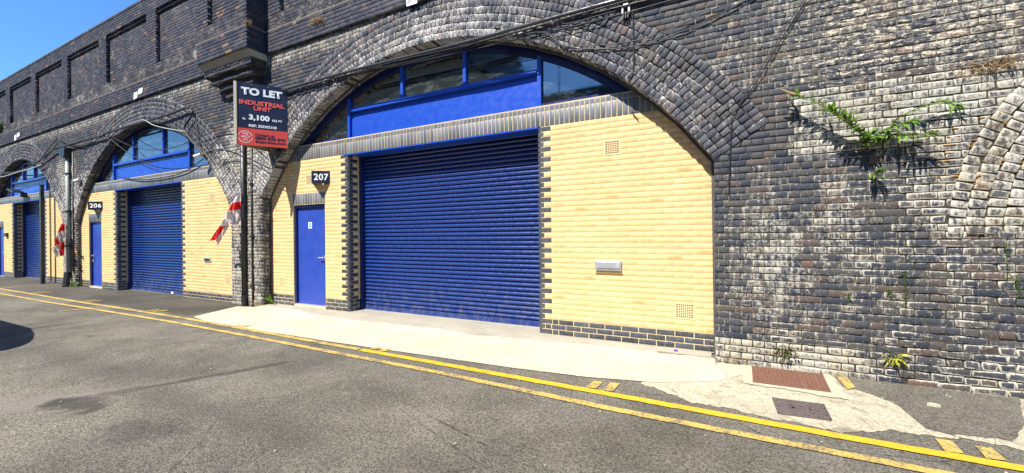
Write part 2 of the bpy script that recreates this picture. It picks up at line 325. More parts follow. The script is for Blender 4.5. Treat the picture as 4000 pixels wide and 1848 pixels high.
# ------------------------------------------------------------------ mesh helpers
class MB:
    def __init__(s): s.v = []; s.f = []; s.mi = []; s.k = 0
    def add(s, vs_, fs_):
        o = len(s.v); s.v += [tuple(map(float, p)) for p in vs_]; s.f += [tuple(i + o for i in f) for f in fs_]; s.mi += [s.k] * len(fs_); return s
    def box(s, x0, x1, y0, y1, z0, z1):
        return s.add([(x0, y0, z0), (x1, y0, z0), (x1, y1, z0), (x0, y1, z0), (x0, y0, z1), (x1, y0, z1), (x1, y1, z1), (x0, y1, z1)],
                     [(0, 3, 2, 1), (4, 5, 6, 7), (0, 1, 5, 4), (1, 2, 6, 5), (2, 3, 7, 6), (3, 0, 4, 7)])
    def prism(s, poly, d0, d1, ax='y'):
        """poly: 2-D outline, extruded d0..d1 along axis ax ('y': poly in XZ, 'z': poly in XY, 'x': poly in YZ)"""
        n = len(poly)
        P = {'y': lambda p, d: (p[0], d, p[1]), 'z': lambda p, d: (p[0], p[1], d), 'x': lambda p, d: (d, p[0], p[1])}[ax]
        vs_ = [P(p, d0) for p in poly] + [P(p, d1) for p in poly]
        fs_ = [tuple(range(n)), tuple(range(2 * n - 1, n - 1, -1))] + [(i, i + n, (i + 1) % n + n, (i + 1) % n) for i in range(n)]
        return s.add(vs_, fs_)
    def tube(s, pts, r, n=8, cap=True):
        pts = [Vector(p) for p in pts]; rr = r if isinstance(r, (list, tuple)) else [r] * len(pts)
        o = len(s.v); up = Vector((0.13, 0.2, 1)).normalized()
        for i, p in enumerate(pts):
            t = (pts[min(i + 1, len(pts) - 1)] - pts[max(i - 1, 0)]).normalized()
            a = t.cross(up if abs(t.dot(up)) < 0.95 else Vector((1, 0, 0))).normalized(); b = t.cross(a)
            for k in range(n):
                an = 2 * math.pi * k / n; q = p + (a * math.cos(an) + b * math.sin(an)) * rr[i]; s.v.append(tuple(q))
        F = [(o + i * n + k, o + i * n + (k + 1) % n, o + (i + 1) * n + (k + 1) % n, o + (i + 1) * n + k) for i in range(len(pts) - 1) for k in range(n)]
        if cap: F += [tuple(o + k for k in range(n))[::-1], tuple(o + (len(pts) - 1) * n + k for k in range(n))]
        s.f += F; s.mi += [s.k] * len(F); return s
    def build(s, name, mat, parent=None, smooth=False, loc=None, fix=True):
        me = bpy.data.meshes.new(name); vv = s.v
        if loc is not None: vv = [(a - loc[0], b - loc[1], c - loc[2]) for a, b, c in vv]
        me.from_pydata(vv, [], s.f); mats = mat if isinstance(mat, (list, tuple)) else [mat]
        for q in mats: me.materials.append(q)
        if len(mats) > 1: me.polygons.foreach_set('material_index', s.mi)
        if fix:
            import bmesh
            bm = bmesh.new(); bm.from_mesh(me); bmesh.ops.recalc_face_normals(bm, faces=bm.faces); bm.to_mesh(me); bm.free()
        if smooth: me.polygons.foreach_set('use_smooth', [True] * len(me.polygons))
        return link(name, me, parent, loc)
def link(name, me, parent=None, loc=None):
    o = bpy.data.objects.new(name, me); COL.objects.link(o)
    if parent is not None: o.parent = parent
    if loc is not None: o.location = loc
    return o
def tag(o, label=None, cat=None, group=None, kind=None):
    for k, v in (('label', label), ('category', cat), ('group', group), ('kind', kind)):
        if v: o[k] = v
    return o
def thing(name, label, cat, group=None):
    o = bpy.data.objects.new(name, None); COL.objects.link(o); o.empty_display_size = 0.2
    return tag(o, label, cat, group)
def smooth_path(pts, n=6):
    P = [Vector(p) for p in pts]; out = []
    for i in range(len(P) - 1):
        a, b, c, d = P[max(i - 1, 0)], P[i], P[i + 1], P[min(i + 2, len(P) - 1)]
        for k in range(n):
            t = k / n
            out.append(0.5 * ((2 * b) + (c - a) * t + (2 * a - 5 * b + 4 * c - d) * t * t + (3 * b - a - 3 * c + d) * t ** 3))
    out.append(P[-1]); return out

# ------------------------------------------------------------------ bricks
class Bricks:
    """collects brick faces (four corners seen from outside, anticlockwise) and turns them into chamfered, slightly irregular bricks"""
    def __init__(s, jit=0.0022, bev=0.007, depth=0.1):
        s.q = []; s.n = []; s.d = []; s.a = []; s.jit = jit; s.bev = bev; s.depth = depth
    def add(s, corners, nrm, attr, depth=None):
        s.q.append(corners); s.n.append(nrm); s.d.append(depth or s.depth); s.a.append(attr)
    def arrays(s, idx):
        Q = np.array([s.q[i] for i in idx], float); N = np.array([s.n[i] for i in idx], float); Dp = np.array([s.d[i] for i in idx]); A = np.array([s.a[i] for i in idx], float)
        k = len(idx); c = Q.mean(1, keepdims=True)
        r = np.random.RandomState(k * 7 + 3 + int(abs(Q[0, 0, 0] * 1000)) % 9999)
        jit = s.jit * (1 + 2.2 * A[:, 3])[:, None, None]
        E = Q + r.uniform(-1, 1, Q.shape) * jit
        E += N[:, None, :] * (r.uniform(-0.25, 1, (k, 1, 1)) * jit * 1.8)
        L = np.linalg.norm(Q - c, axis=2, keepdims=True)
        wx = np.linalg.norm(Q[:, 1] - Q[:, 0], axis=1); hz = np.linalg.norm(Q[:, 3] - Q[:, 0], axis=1)
        mn = np.minimum(wx, hz) * 0.45
        b = np.minimum(s.bev, mn)[:, None]
        ex = (Q[:, 1] - Q[:, 0]) / np.maximum(wx, 1e-6)[:, None]; ez = (Q[:, 3] - Q[:, 0]) / np.maximum(hz, 1e-6)[:, None]
        sg = [(1, 1), (-1, 1), (-1, -1), (1, -1)]
        I = np.stack([E[:, i] + ex * b * sx + ez * b * sz for i, (sx, sz) in enumerate(sg)], 1)
        Ed = E - N[:, None, :] * (b[:, None] * 0.75)
        Bk = Ed - N[:, None, :] * Dp[:, None, None]
        V = np.concatenate([I, Ed, Bk], 1)      # k,12,3
        return V, A, wx, hz, b[:, 0], c[:, 0]
    FACES = np.array([[0, 1, 2, 3], [4, 5, 1, 0], [5, 6, 2, 1], [6, 7, 3, 2], [7, 4, 0, 3], [8, 9, 5, 4], [9, 10, 6, 5], [10, 11, 7, 6], [11, 8, 4, 7]])
    def mesh(s, name, idx, mat, local=False):
        V, A, wx, hz, b, c = s.arrays(idx); k = len(idx)
        if local: V = V - c[:, None, :]
        me = bpy.data.meshes.new(name); nv = 12 * k; nf = 9 * k
        F = (s.FACES[None] + (np.arange(k) * 12)[:, None, None]).reshape(-1)
        me.vertices.add(nv); me.vertices.foreach_set('co', V.reshape(-1))
        me.loops.add(nf * 4); me.loops.foreach_set('vertex_index', F.astype(np.int32))
        me.polygons.add(nf); me.polygons.foreach_set('loop_start', (np.arange(nf) * 4).astype(np.int32)); me.polygons.foreach_set('loop_total', np.full(nf, 4, np.int32))
        me.materials.append(mat)
        at = me.attributes.new('bc', 'FLOAT_COLOR', 'POINT'); at.data.foreach_set('color', np.repeat(A, 12, 0).reshape(-1))
        uv = me.uv_layers.new(name='UVMap')
        u = np.stack([b / np.maximum(wx, 1e-3), 1 - b / np.maximum(wx, 1e-3), 1 - b / np.maximum(wx, 1e-3), b / np.maximum(wx, 1e-3)], 1)
        w = np.stack([b / np.maximum(hz, 1e-3)] * 2 + [1 - b / np.maximum(hz, 1e-3)] * 2, 1)
        inner = np.stack([u, w], 2); edge = np.tile(np.array([[0, 0], [1, 0], [1, 1], [0, 1.0]]), (k, 1, 1))
        uvv = np.concatenate([inner, edge, edge], 1).reshape(-1, 2)
        uv.data.foreach_set('uv', uvv[F].reshape(-1))
        me.update(calc_edges=True); me.validate(); return me, c[0]
    def score(s):
        Q = np.array(s.q, float); N = np.array(s.n, float); c = Q.mean(1); d = c - CP; dep = d @ CF
        ok = dep > 0.3; dz = np.where(ok, dep, 1)
        px = 2000 + FPX * (d @ CR) / dz; py = 924 - FPX * (d @ CU) / dz
        ok &= (px > 0) & (px < 4000) & (py > 0) & (py < 1848)
        area = np.linalg.norm(Q[:, 1] - Q[:, 0], axis=1) * np.linalg.norm(Q[:, 3] - Q[:, 0], axis=1)
        ang = np.abs((d * N).sum(1)) / np.linalg.norm(d, axis=1)
        return np.where(ok, area * ang / dz ** 2 * FPX ** 2, 0)
    def build(s, parent, mat, name='brick', top=300, rest='brickwork', minpx=150, restlabel=None):
        sc = s.score(); order = np.argsort(-sc); pick = [int(i) for i in order[:top] if sc[i] > minpx]
        ps = set(pick); other = [i for i in range(len(s.q)) if i not in ps]
        for i in pick:
            me, c = s.mesh(name, [i], mat, local=True); link(name, me, parent, tuple(c))
        if other:
            me, _ = s.mesh(rest, other, mat); o = link(rest, me, parent); o['kind'] = 'stuff'
def stuff_children(): pass
PH = 0.0757   # course height of the viaduct

def rows(B, z0, z1, y, bounds, attr, bond='english', pitch=PH, jz=0.0012, joint=0.011, excl=(), yf=None, axis='x', xc=0.0, depth=None, hl=0.2275):
    """fill z0..z1 with courses; bounds(z) -> list of (left, right); attr(x, z) -> (eff, rim)"""
    nr = max(1, int(round((z1 - z0) / pitch))); ph = (z1 - z0) / nr
    for j in range(nr):
        zb, zt = z0 + j * ph + joint / 2, z0 + (j + 1) * ph - joint / 2; zm = (zb + zt) / 2
        Bb, Bt = bounds(zb), bounds(zt)
        if len(Bb) != len(Bt): Bb = Bt = bounds(zm)
        for (l0, r0), (l1, r1) in zip(Bb, Bt):
            if bond == 'english': p = hl if j % 2 == 0 else hl / 2; off = 0 if j % 2 == 0 else hl / 4
            else: p = hl; off = (j % 2) * hl / 2
            lo, hi = min(l0, l1), max(r0, r1)
            if hi - lo < 0.02: continue
            k = math.floor((lo - off) / p); x = off + k * p
            wob = RNG.uniform(-jz, jz)
            while x < hi:
                xa, xb = x + joint / 2, x + p - joint / 2
                if bond == 'english' and j % 2 == 0 and RNG.rand() < 0.06 and p > 0.2: xb = x + p / 2 - joint / 2; x -= p / 2
                segs = [(xa, xb)]
                for (e0, e1, f0, f1) in excl:
                    if zt > f0 + .02 and zb < f1 - .02:
                        ns = []
                        for a, b in segs:
                            if b <= e0 or a >= e1: ns.append((a, b)); continue
                            if a < e0 - .012: ns.append((a, e0 - .006))
                            if b > e1 + .012: ns.append((e1 + .006, b))
                        segs = ns
                for a, b in segs:
                    ab, bb = min(max(a, l0), r0), max(min(b, r0), l0); atp, btp = min(max(a, l1), r1), max(min(b, r1), l1)
                    if bb - ab < 0.012 and btp - atp < 0.012: continue
                    if max(bb - ab, btp - atp) < 0.022: continue
                    ef, rim = attr((a + b) / 2, zm); w = b - a
                    yy = y if yf is None else yf((a + b) / 2, zm)
                    if yy is None: continue
                    z_b, z_t = zb + wob, zt + wob
                    if axis == 'x':
                        B.add([(ab, yy, z_b), (bb, yy, z_b), (btp, yy, z_t), (atp, yy, z_t)], (0, -1, 0), (RNG.rand(), ef, w, rim), depth)
                    else:      # face looking +X; the running coordinate is Y
                        B.add([(xc, ab, z_b), (xc, bb, z_b), (xc, btp, z_t), (xc, atp, z_t)], (1, 0, 0), (RNG.rand(), ef, w, rim), depth)
                x += p
# ------------------------------------------------------------------ geometry of the place
YF = -0.225          # face of the viaduct
YP = -0.28          # parapet
kP = 0.9916        # parapet and buttress measurements
def kz(z): return 1.42 + (z - 1.42) * kP
ARCH = [dict(c=-4.49, zc=-0.687, R=5.30, l=-8.875, r=-0.095), dict(c=-14.5, zc=-0.651, R=5.266, l=-19.05, r=-10.01),
        dict(c=-24.6, zc=-0.76, R=5.30, l=-29.10, r=-20.10)]
for a in ARCH: a['h'] = (a['r'] - a['l']) / 2; a['c'] = (a['r'] + a['l']) / 2; a['zs'] = a['zc'] + math.sqrt(a['R'] ** 2 - a['h'] ** 2); a['Re'] = a['R'] + 0.675
Z_STR = kz(5.33); Z_TOP = kz(8.0); XL, XR = -36.0, 6.0
def gz(X, Y=-2.0):
    b = -.09 - .01 * min(6, max(0, -9 - X))
    if Y > -0.55 and -8.95 < X < -0.1: b += 0.055 * min(1, (Y + 0.55) / 0.5)
    return b
def ext(a, z):       # half width of opening plus ring at height z
    if z < a['zs']: return a['h']
    t = math.hypot(a['h'], a['zs'] - a['zc']); ux, uz = a['h'] / t, (a['zs'] - a['zc']) / t
    zk = a['zs'] + 0.675 * uz
    if z < zk: return a['h'] + (z - a['zs']) / uz * ux
    d = a['Re'] ** 2 - (z - a['zc']) ** 2
    return math.sqrt(d) if d > 0 else 0.0
BL = dict(c=4.06, z=1.39, Re=2.17)      # blind relieving arch at the right
def blind(z):
    if z < BL['z']: return None
    d = BL['Re'] ** 2 - (z - BL['z']) ** 2
    return math.sqrt(d) if d > 0 else 0.0
def wall_bounds(z):
    e = [ext(a, z) for a in ARCH]; b = blind(z)
    L = [ARCH[0]['c'] + e[0]]; out = []
    rr = XR if not b else BL['c'] - b
    segs = [(ARCH[0]['c'] + e[0], rr), (ARCH[1]['c'] + e[1], ARCH[0]['c'] - e[0]), (ARCH[2]['c'] + e[2], ARCH[1]['c'] - e[1]), (XL, ARCH[2]['c'] - e[2])]
    if b: segs.append((BL['c'] + b, XR))
    return [(l, r) if r > l else (0.5 * (l + r), 0.5 * (l + r)) for l, r in segs]
def sst(x, a, b): t = min(1, max(0, (x - a) / (b - a))); return t * t * (3 - 2 * t)
def blob(x, z, cx, cz, rx, rz): return max(0.0, 1 - math.hypot((x - cx) / rx, (z - cz) / rz))
def wall_attr(x, z):
    e = 0.16; rim = 0.25
    for c, w in ((-9.55, 1.1), (-19.8, 1.3)):
        e = max(e, 0.60 * sst(w - abs(x - c), 0, 0.7) * sst(4.7 - z, 0, 0.9))
    if x < -0.5: e = max(e, 0.42 * sst(z, 4.7, 5.15) + 0.1)
    if x > -0.2:
        rim = 0.35 + 0.65 * sst(x, 0.6, 1.4)
        if z > 3.0: e = 0.34 + 0.12 * sst(x, 1.0, 2.4); rim = 0.3
        band = sst(z, 2.05, 2.35) * (1 - sst(z, 2.85, 3.1)) * sst(x, 0.3, 0.8)
        e = max(e, 0.60 * band, 0.52 * sst(x, 1.1, 1.9) * sst(z, 1.0, 1.5) * (1 - sst(z, 2.7, 3.1)))
        e = max(e, 0.52 * blob(x, z, 0.45, 1.1, 0.7, 1.5) + 0.12, 0.50 * blob(x, z, 1.0, 1.5, 0.5, 0.9) + 0.1)
        e = max(e, 0.66 * sst(0.32 - z, 0, 0.15) * (1 - sst(x, 1.0, 1.7)))
        if x > 0.9 and z < 1.6: e = max(e, 0.30)
        if z < 0.45 and x > 0.5: rim = 1.2 + 0.5 * sst(x, 1.2, 2.0)
    return (min(0.95, e + RNG.uniform(-0.09, 0.09)), rim)

# ------------------------------------------------------------------ ground
def sheet(name, xs, ylo, yhi, off, mat, ny=6, parent=None, thick=0.0):
    b = MB(); rows_ = []
    for x in xs:
        y0, y1 = ylo(x), yhi(x)
        rows_.append([(x, y0 + (y1 - y0) * j / ny) for j in range(ny + 1)])
    vs_ = [(x, y, gz(x, y) + off) for r in rows_ for x, y in r]; n = ny + 1
    fs_ = [(i * n + j, (i + 1) * n + j, (i + 1) * n + j + 1, i * n + j + 1) for i in range(len(xs) - 1) for j in range(ny)]
    b.add(vs_, fs_); return b.build(name, mat, parent, fix=False)
def interp(pts): xs_ = [p[0] for p in pts]; ys_ = [p[1] for p in pts]; return lambda x: float(np.interp(x, xs_, ys_))
def wob(x, a=0.02, s=1.0): return a * (math.sin(x * 5.1 * s) + 0.6 * math.sin(x * 11.7 * s + 1.3) + 0.5 * math.sin(x * 29.1 * s + 0.4) + 0.4 * math.sin(x * 61.0 * s + 2) + 0.3 * math.sin(x * 137.0 * s))
gx = list(np.arange(-90, -36, 6.0)) + list(np.arange(-36, -10, 1.0)) + list(np.arange(-10, 8, 0.25)) + list(np.arange(8, 61, 6.0))
b = MB(); gy = [-60, -40, -25, -14, -8, -5, -3, -2, -1.2, -.8, -.6, -.55, -.5, -.4, -.3, -.2, -.14, 0, .2, .5]
vs_ = [(x, y, gz(x, y)) for x in gx for y in gy]; n = len(gy)
b.add(vs_, [(i * n + j, (i + 1) * n + j, (i + 1) * n + j + 1, i * n + j + 1) for i in range(len(gx) - 1) for j in range(n - 1)])
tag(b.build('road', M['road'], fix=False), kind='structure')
low = interp([(-9.02, -1.47), (-8.26, -1.62), (-6.73, -1.62), (-4.96, -1.60), (-3.21, -1.53), (-2.12, -1.49), (-1.27, -1.41), (-0.62, -1.26), (-0.07, -0.95), (0.26, -0.50)])
upp = interp([(-9.02, -1.44), (-9.0, -0.60), (-8.9, -.22), (-8.0, -0.24), (-7.2, -.32), (-6.43, -0.42), (-5.19, -0.38), (-4.12, -0.34), (-3.34, -0.40), (-2.71, -0.36), (-1.64, -0.26), (-0.3, -0.24), (0.26, -0.24)])
xs = list(np.arange(-9.02, 0.27, 0.02))
# strips: concrete threshold under the facade, gritty strip at the right, pale apron
sheet('pavement', list(np.arange(-8.94, -0.08, 0.1)), lambda x: -0.62, lambda x: 0.34, 0.004, M['sill'], 12)['kind'] = 'structure'
xs2 = list(np.arange(-9.62, -9.0, 0.04))
w = sheet('pavement', xs, lambda x: min(low(x) + .03, low(x) + .05 + wob(x, .016)), lambda x: upp(x) + wob(x + 3, .012), 0.008, M['apron'], 8); w['kind'] = 'structure'
w = sheet('pavement', [-9.5, -9.4, -9.3, -9.2, -9.1, -9.02], lambda x: float(np.interp(x, [-9.5, -9.02], [-0.42, -1.44])), lambda x: float(np.interp(x, [-9.5, -9.02], [-.38, -.28])), 0.008, M['apron'], 4); w['kind'] = 'structure'
glow = interp([(-0.75, -1.33), (-0.27, -1.56), (0.04, -1.62), (0.31, -1.68), (0.7, -1.70), (1.13, -1.50), (1.6, -1.47), (3.0, -1.5), (6, -1.5)])
w = sheet('pavement', list(np.arange(-0.75, 6, 0.025)), lambda x: glow(x) + wob(x, .026), lambda x: -0.19, 0.004, M['grit'], 8); w['kind'] = 'structure'
pl = interp([(1.02, -0.55), (1.2, -0.66), (1.33, -0.85), (1.36, -1.35), (1.5, -1.42), (1.83, -1.33), (1.9, -1.2), (2.05, -0.95), (2.16, -0.7), (2.35, -0.2), (2.4, -.16)])
w = sheet('asphalt_patch', list(np.arange(1.02, 2.4, 0.015)), lambda x: pl(x) + wob(x, .02), lambda x: -0.195, 0.008, M['patch'], 4); w['kind'] = 'structure'
# concrete collar round the larger cover
w = sheet('concrete_collar', list(np.arange(0.17, 1.0, 0.02)), lambda x: -0.89 - .03 * x + wob(x, .018), lambda x: -0.195, 0.012, M['collar'], 3); w['kind'] = 'structure'

def line(name, pts, wdt, mat, x0, x1):
    f = interp(pts); xs_ = list(np.arange(x0, x1, 0.05))
    o = sheet(name, xs_, lambda x: f(x) - wdt / 2 + wob(x, .0025, 3), lambda x: f(x) + wdt / 2 + wob(x + 2, .0025, 3), 0.009, mat, 1); o['kind'] = 'structure'; return o
up_ = [(-34, -1.75), (-21, -1.52), (-16.85, -1.50), (-12.8, -1.54), (-10.44, -1.57), (-7.2, -1.625), (-4.94, -1.67), (-3.0, -1.70), (-0.92, -1.745), (0.92, -1.795), (1.6, -1.80), (6, -1.86)]
lo_ = [(-34, -2.05), (-19, -1.87), (-12, -1.85), (-6.95, -1.885), (-2.85, -1.955), (-0.85, -2.06), (0.86, -2.09), (6, -2.2)]
line('yellow_line', up_, 0.095, M['yworn'], -34, -4.3); line('yellow_line', up_, 0.10, M['yline'], -4.3, 6)
line('yellow_line', lo_, 0.088, M['yworn'], -34, 6)
tk = MB()
for (x, y0, y1) in [(-1.165, -1.68, -1.46), (-1.0, -1.68, -1.43), (1.385, -1.745, -1.53), (1.585, -1.74, -1.54), (-7.4, -1.575, -1.45), (-7.22, -1.575, -1.42), (-4.18, -1.62, -1.47), (-4.0, -1.62, -1.47),
                     (-10.5, -1.52, -1.25), (-10.75, -1.52, -1.3), (-14.0, -1.48, -1.18), (-14.3, -1.48, -1.2), (-17.7, -1.45, -1.1), (-18.0, -1.45, -1.15), (-20.8, -1.45, -1.05), (-12.6, -2.3, -1.9)]:
    wd = 0.05; z = gz(x) + 0.0092
    tk.add([(x - wd, y0, z), (x + wd, y0 + .02, z), (x + wd + .01, y1, z), (x - wd + .02, y1, z)], [(0, 1, 2, 3)])
tk.add([(1.03, -.25, -.0765), (1.12, -.2, -.0765), (1.12, -.55, -.0765), (1.04, -.66, -.0765)], [(0, 3, 2, 1)])
tag(tk.build('kerb_marking', M['yworn'], fix=False), kind='structure')
BAKE = {"thin1": [[-2.011, -0.305, 4.523], [-1.927, -0.285, 4.306], [-1.339, -0.275, 4.298], [-0.716, -0.255, 4.313], [-0.314, -0.255, 4.319]], "thin2": [[-2.085, -0.285, 4.269], [-1.927, -0.285, 4.24], [-1.198, -0.285, 4.236], [-0.538, -0.285, 4.25], [-0.084, -0.285, 4.262]], "thin3": [[-2.328, -0.285, 4.283], [-1.933, -0.275, 4.01], [-1.487, -0.265, 3.923], [-1.302, -0.265, 3.892], [-0.936, -0.265, 3.868], [-0.555, -0.265, 3.912], [-0.199, -0.265, 4.004], [0.134, -0.265, 4.076], [0.447, -0.265, 4.157]], "thin4": [[-2.259, -0.255, 4.234], [-1.941, -0.255, 4.005], [-1.49, -0.255, 3.878], [-1.072, -0.255, 3.807], [-0.619, -0.255, 3.827], [-0.087, -0.255, 3.942], [0.24, -0.255, 4.053], [0.547, -0.255, 4.157]], "right1": [[0.786, -0.255, 3.931], [0.591, -0.255, 3.624], [0.348, -0.255, 3.196], [0.149, -0.255, 2.867]], "right2": [[0.809, -0.255, 3.925], [0.618, -0.255, 3.617], [0.385, -0.255, 3.189], [0.115, -0.255, 2.799], [0.086, -0.255, 2.63], [0.071, -0.255, 2.338], [0.055, -0.255, 1.869]], "drop": [[-1.008, -0.255, 4.276], [-1.001, -0.255, 3.904], [-1.007, -0.255, 3.508]], "drop2": [[-1.023, -0.24, 3.541], [-1.079, -0.24, 3.426], [-1.039, -0.1, 3.288], [-1.043, -0.02, 3.087], [-1.066, -0.02, 3.036], [-0.988, -0.02, 2.93]], "c206": [[-29.138, -0.325, 4.368], [-26.401, -0.325, 4.157], [-25.171, -0.325, 4.074], [-23.649, -0.325, 4.065], [-22.183, -0.325, 4.204], [-21.02, -0.325, 4.417], [-20.291, -0.325, 4.521], [-19.154, -0.325, 4.529], [-17.897, -0.325, 4.534], [-16.53, -0.325, 4.522], [-16.215, -0.325, 4.564], [-13.997, -0.325, 4.579], [-12.598, -0.325, 4.581], [-11.792, -0.325, 4.624], [-11.59, -0.325, 4.599]], "c206b": [[-11.634, -0.305, 4.611], [-11.497, -0.305, 4.501], [-11.56, -0.305, 4.364], [-11.806, -0.305, 4.207], [-11.828, -0.305, 4.082], [-11.649, -0.305, 3.912], [-11.259, -0.305, 3.617], [-10.957, -0.305, 3.38]], "c206c": [[-11.722, -0.265, 4.635], [-11.564, -0.265, 4.521], [-11.336, -0.265, 4.091], [-11.209, -0.265, 3.619]], "white": [[-14.972, -0.345, 4.613], [-13.943, -0.345, 4.629], [-13.37, -0.345, 4.425], [-12.823, -0.345, 4.276], [-11.759, -0.345, 4.043]], "sag1": [[-16.277, -0.305, 4.576], [-15.536, -0.305, 4.274], [-14.676, -0.305, 4.006], [-13.774, -0.305, 3.816], [-12.933, -0.305, 3.74], [-12.064, -0.305, 3.746], [-10.917, -0.305, 3.866], [-9.873, -0.4, 3.992], [-8.716, -0.8, 3.869]], "sag2": [[-16.539, -0.24, 4.627], [-16.133, -0.24, 4.364], [-15.548, -0.15, 4.004], [-14.726, -0.1, 3.659], [-13.693, -0.02, 3.269]], "l1": [[-29.088, -0.335, 4.222], [-26.357, -0.335, 3.992], [-23.825, -0.335, 4.029], [-22.686, -0.335, 4.034], [-21.62, -0.335, 4.084]], "l2": [[-20.258, -0.285, 4.89], [-20.801, -0.285, 4.717], [-21.43, -0.285, 4.488], [-22.084, -0.285, 4.249]], "l3": [[-20.2, -0.285, 4.872], [-19.63, -0.285, 4.697], [-18.919, -0.285, 4.532], [-18.396, -0.285, 4.423], [-18.038, -0.285, 4.384], [-17.299, -0.285, 4.434], [-16.656, -0.285, 4.516]], "wireL": [[-8.5, -0.9, 3.738], [-10.218, -0.385, 3.663], [-11.079, -0.285, 3.507]], "flag1": [[-9.501, -0.4, 2.328], [-9.301, -0.4, 2.415], [-9.618, -0.4, 2.201], [-9.304, -0.4, 2.203], [-9.797, -0.4, 2.031], [-9.307, -0.4, 2.04], [-10.009, -0.4, 1.829], [-9.54, -0.4, 1.724], [-9.33, -0.4, 1.697], [-10.164, -0.4, 1.679], [-9.892, -0.4, 1.708], [-9.714, -0.4, 1.738], [-10.576, -0.4, 1.355], [-10.311, -0.4, 1.372], [-10.233, -0.4, 1.245]], "flag2": [[-19.488, -0.4, 1.989], [-19.249, -0.4, 2.14], [-19.594, -0.4, 1.913], [-19.255, -0.4, 1.926], [-19.916, -0.4, 1.648], [-19.261, -0.4, 1.731], [-20.123, -0.4, 1.502], [-19.665, -0.4, 1.282], [-19.272, -0.4, 1.353], [-20.219, -0.4, 1.193], [-20.439, -0.4, 1.119], [-20.101, -0.4, 0.828], [-19.72, -0.4, 0.854], [-19.368, -0.4, 0.883]]}
# ------------------------------------------------------------------ viaduct
V = thing('brick_viaduct', 'long dark blue brick railway viaduct with arches and a panelled parapet', 'viaduct')
def part(b, name, mat, parent, **k): return b.build(name, mat, parent, **k)
# wall body (mortar bed behind the bricks), in vertical strips so that the arches stay open
wb = MB(); xs = set(np.arange(XL, XR + .01, 0.25).round(4))
for a in ARCH:
    xs |= {a['l'], a['r'], a['l'] - .012, a['r'] + .012} | set(np.linspace(a['l'], a['r'], 60).round(5))
xs = sorted(xs); YB = YF + 0.0065
def under(x):
    for a in ARCH:
        if a['l'] - .0115 <= x <= a['r'] + .0115: return a['zc'] + math.sqrt(max(0, (a['R'] + .01) ** 2 - (x - a['c']) ** 2))
    return None
def gaps(x): u = under(x); return u if u is not None else -0.6
for x0, x1 in zip(xs, xs[1:]):
    xm = (x0 + x1) / 2; inside = under(xm) is not None
    z0, z1 = (under(min(max(x0, xm - 1), xm)) or gaps(x0), under(x1) or gaps(x1)) if inside else (-0.6, -0.6)
    if inside: z0 = under(x0) if under(x0) else z1; z1 = z1 if z1 > 0 else z0
    wb.add([(x0, YB, z0), (x1, YB, z1), (x1, YB, Z_STR + .03), (x0, YB, Z_STR + .03)], [(0, 1, 2, 3)])
for a in ARCH:      # soffit and jambs
    ph = math.asin(a['h'] / a['R']); N_ = 48
    for i in range(N_):
        p0, p1 = -ph + 2 * ph * i / N_, -ph + 2 * ph * (i + 1) / N_; r = a['R'] + 0.01
        q = lambda p, y: (a['c'] + r * math.sin(p), y, a['zc'] + r * math.cos(p))
        wb.add([q(p0, YB), q(p1, YB), q(p1, 1.2), q(p0, 1.2)], [(0, 1, 2, 3)])
    for x in (a['l'] - .012, a['r'] + .012): wb.add([(x, YB, -.6), (x, 1.2, -.6), (x, 1.2, a['zs'] + .02), (x, YB, a['zs'] + .02)], [(0, 1, 2, 3)])
wb.add([(XL, 2.0, -.6), (XR, 2.0, -.6), (XR, 2.0, 8), (XL, 2.0, 8)], [(0, 1, 2, 3)])
wb.add([(XL, YB, Z_STR + .03), (XR, YB, Z_STR + .03), (XR, 2.0, Z_STR + .03), (XL, 2.0, Z_STR + .03)], [(0, 1, 2, 3)])
wall = part(wb, 'wall', M['mortar_old'], V, fix=False)
B = Bricks(jit=0.0016, bev=0.0042, depth=0.17)
rows(B, -0.245, Z_STR, YF, wall_bounds, wall_attr)
B.build(wall, M['blue_wall'], 'brick', 300)
# broken course line at the foot of the right wall: plinth bricks
# arch rings, six rings of headers
def ring(a, nring, thick, parent, mat, attr, clipL=None, clipR=None, phis=None, Rin=None, cz=None, deep=0.1, name='arch_brick', top=80, lay=0.0775):
    Bk = Bricks(jit=0.0024, bev=0.005, depth=deep); 
    for j in range(nring):
        r0 = Rin + j * thick + 0.005; r1 = r0 + thick - 0.010; rm = (r0 + r1) / 2
        n_ = int(round((phis[1] - phis[0]) * (Rin + j * thick) / lay)); st = (phis[1] - phis[0]) / n_; g = 0.011 / 2 / rm
        for i in range(n_):
            p0 = phis[0] + i * st + g; p1 = phis[0] + (i + 1) * st - g; pm = (p0 + p1) / 2
            xm, zm = a['c'] + rm * math.sin(pm), cz + rm * math.cos(pm)
            if clipL is not None and xm < clipL: continue
            if clipR is not None and xm > clipR: continue
            if zm > Z_STR - 0.02: continue
            q = lambda p, r: (a['c'] + r * math.sin(p), YF - .004, min(cz + r * math.cos(p), Z_STR))
            ef, rim = attr(xm, zm, j)
            Bk.add([q(p0, r0), q(p1, r0), q(p1, r1), q(p0, r1)], (0, -1, 0), (RNG.rand(), ef, 0.08, rim), 0.50 if j == 0 and deep > 0.1 else 0.1)
    Bk.build(parent, mat, name, top, minpx=200)
def ring_attr(x, z, j):
    if x < -9.4: e = 0.20 + 0.3 * sst(4.0 - z, 0, 1.5)
    elif x < -1.5: e = 0.36 - 0.035 * j + 0.22 * blob(x, z, -4.0, 4.7, 2.5, 1.0)
    else: e = 0.22 - 0.012 * j + 0.14 * blob(x, z, -.6, 3.0, 1.2, 1.2)
    if -10.6 < x < -8.3 and z < 3.6: e = 0.5
    return (min(.95, e + RNG.uniform(-.1, .1)), 0.75)
clips = [(-9.55, None), (-19.8, -9.55), (None, -19.8)]
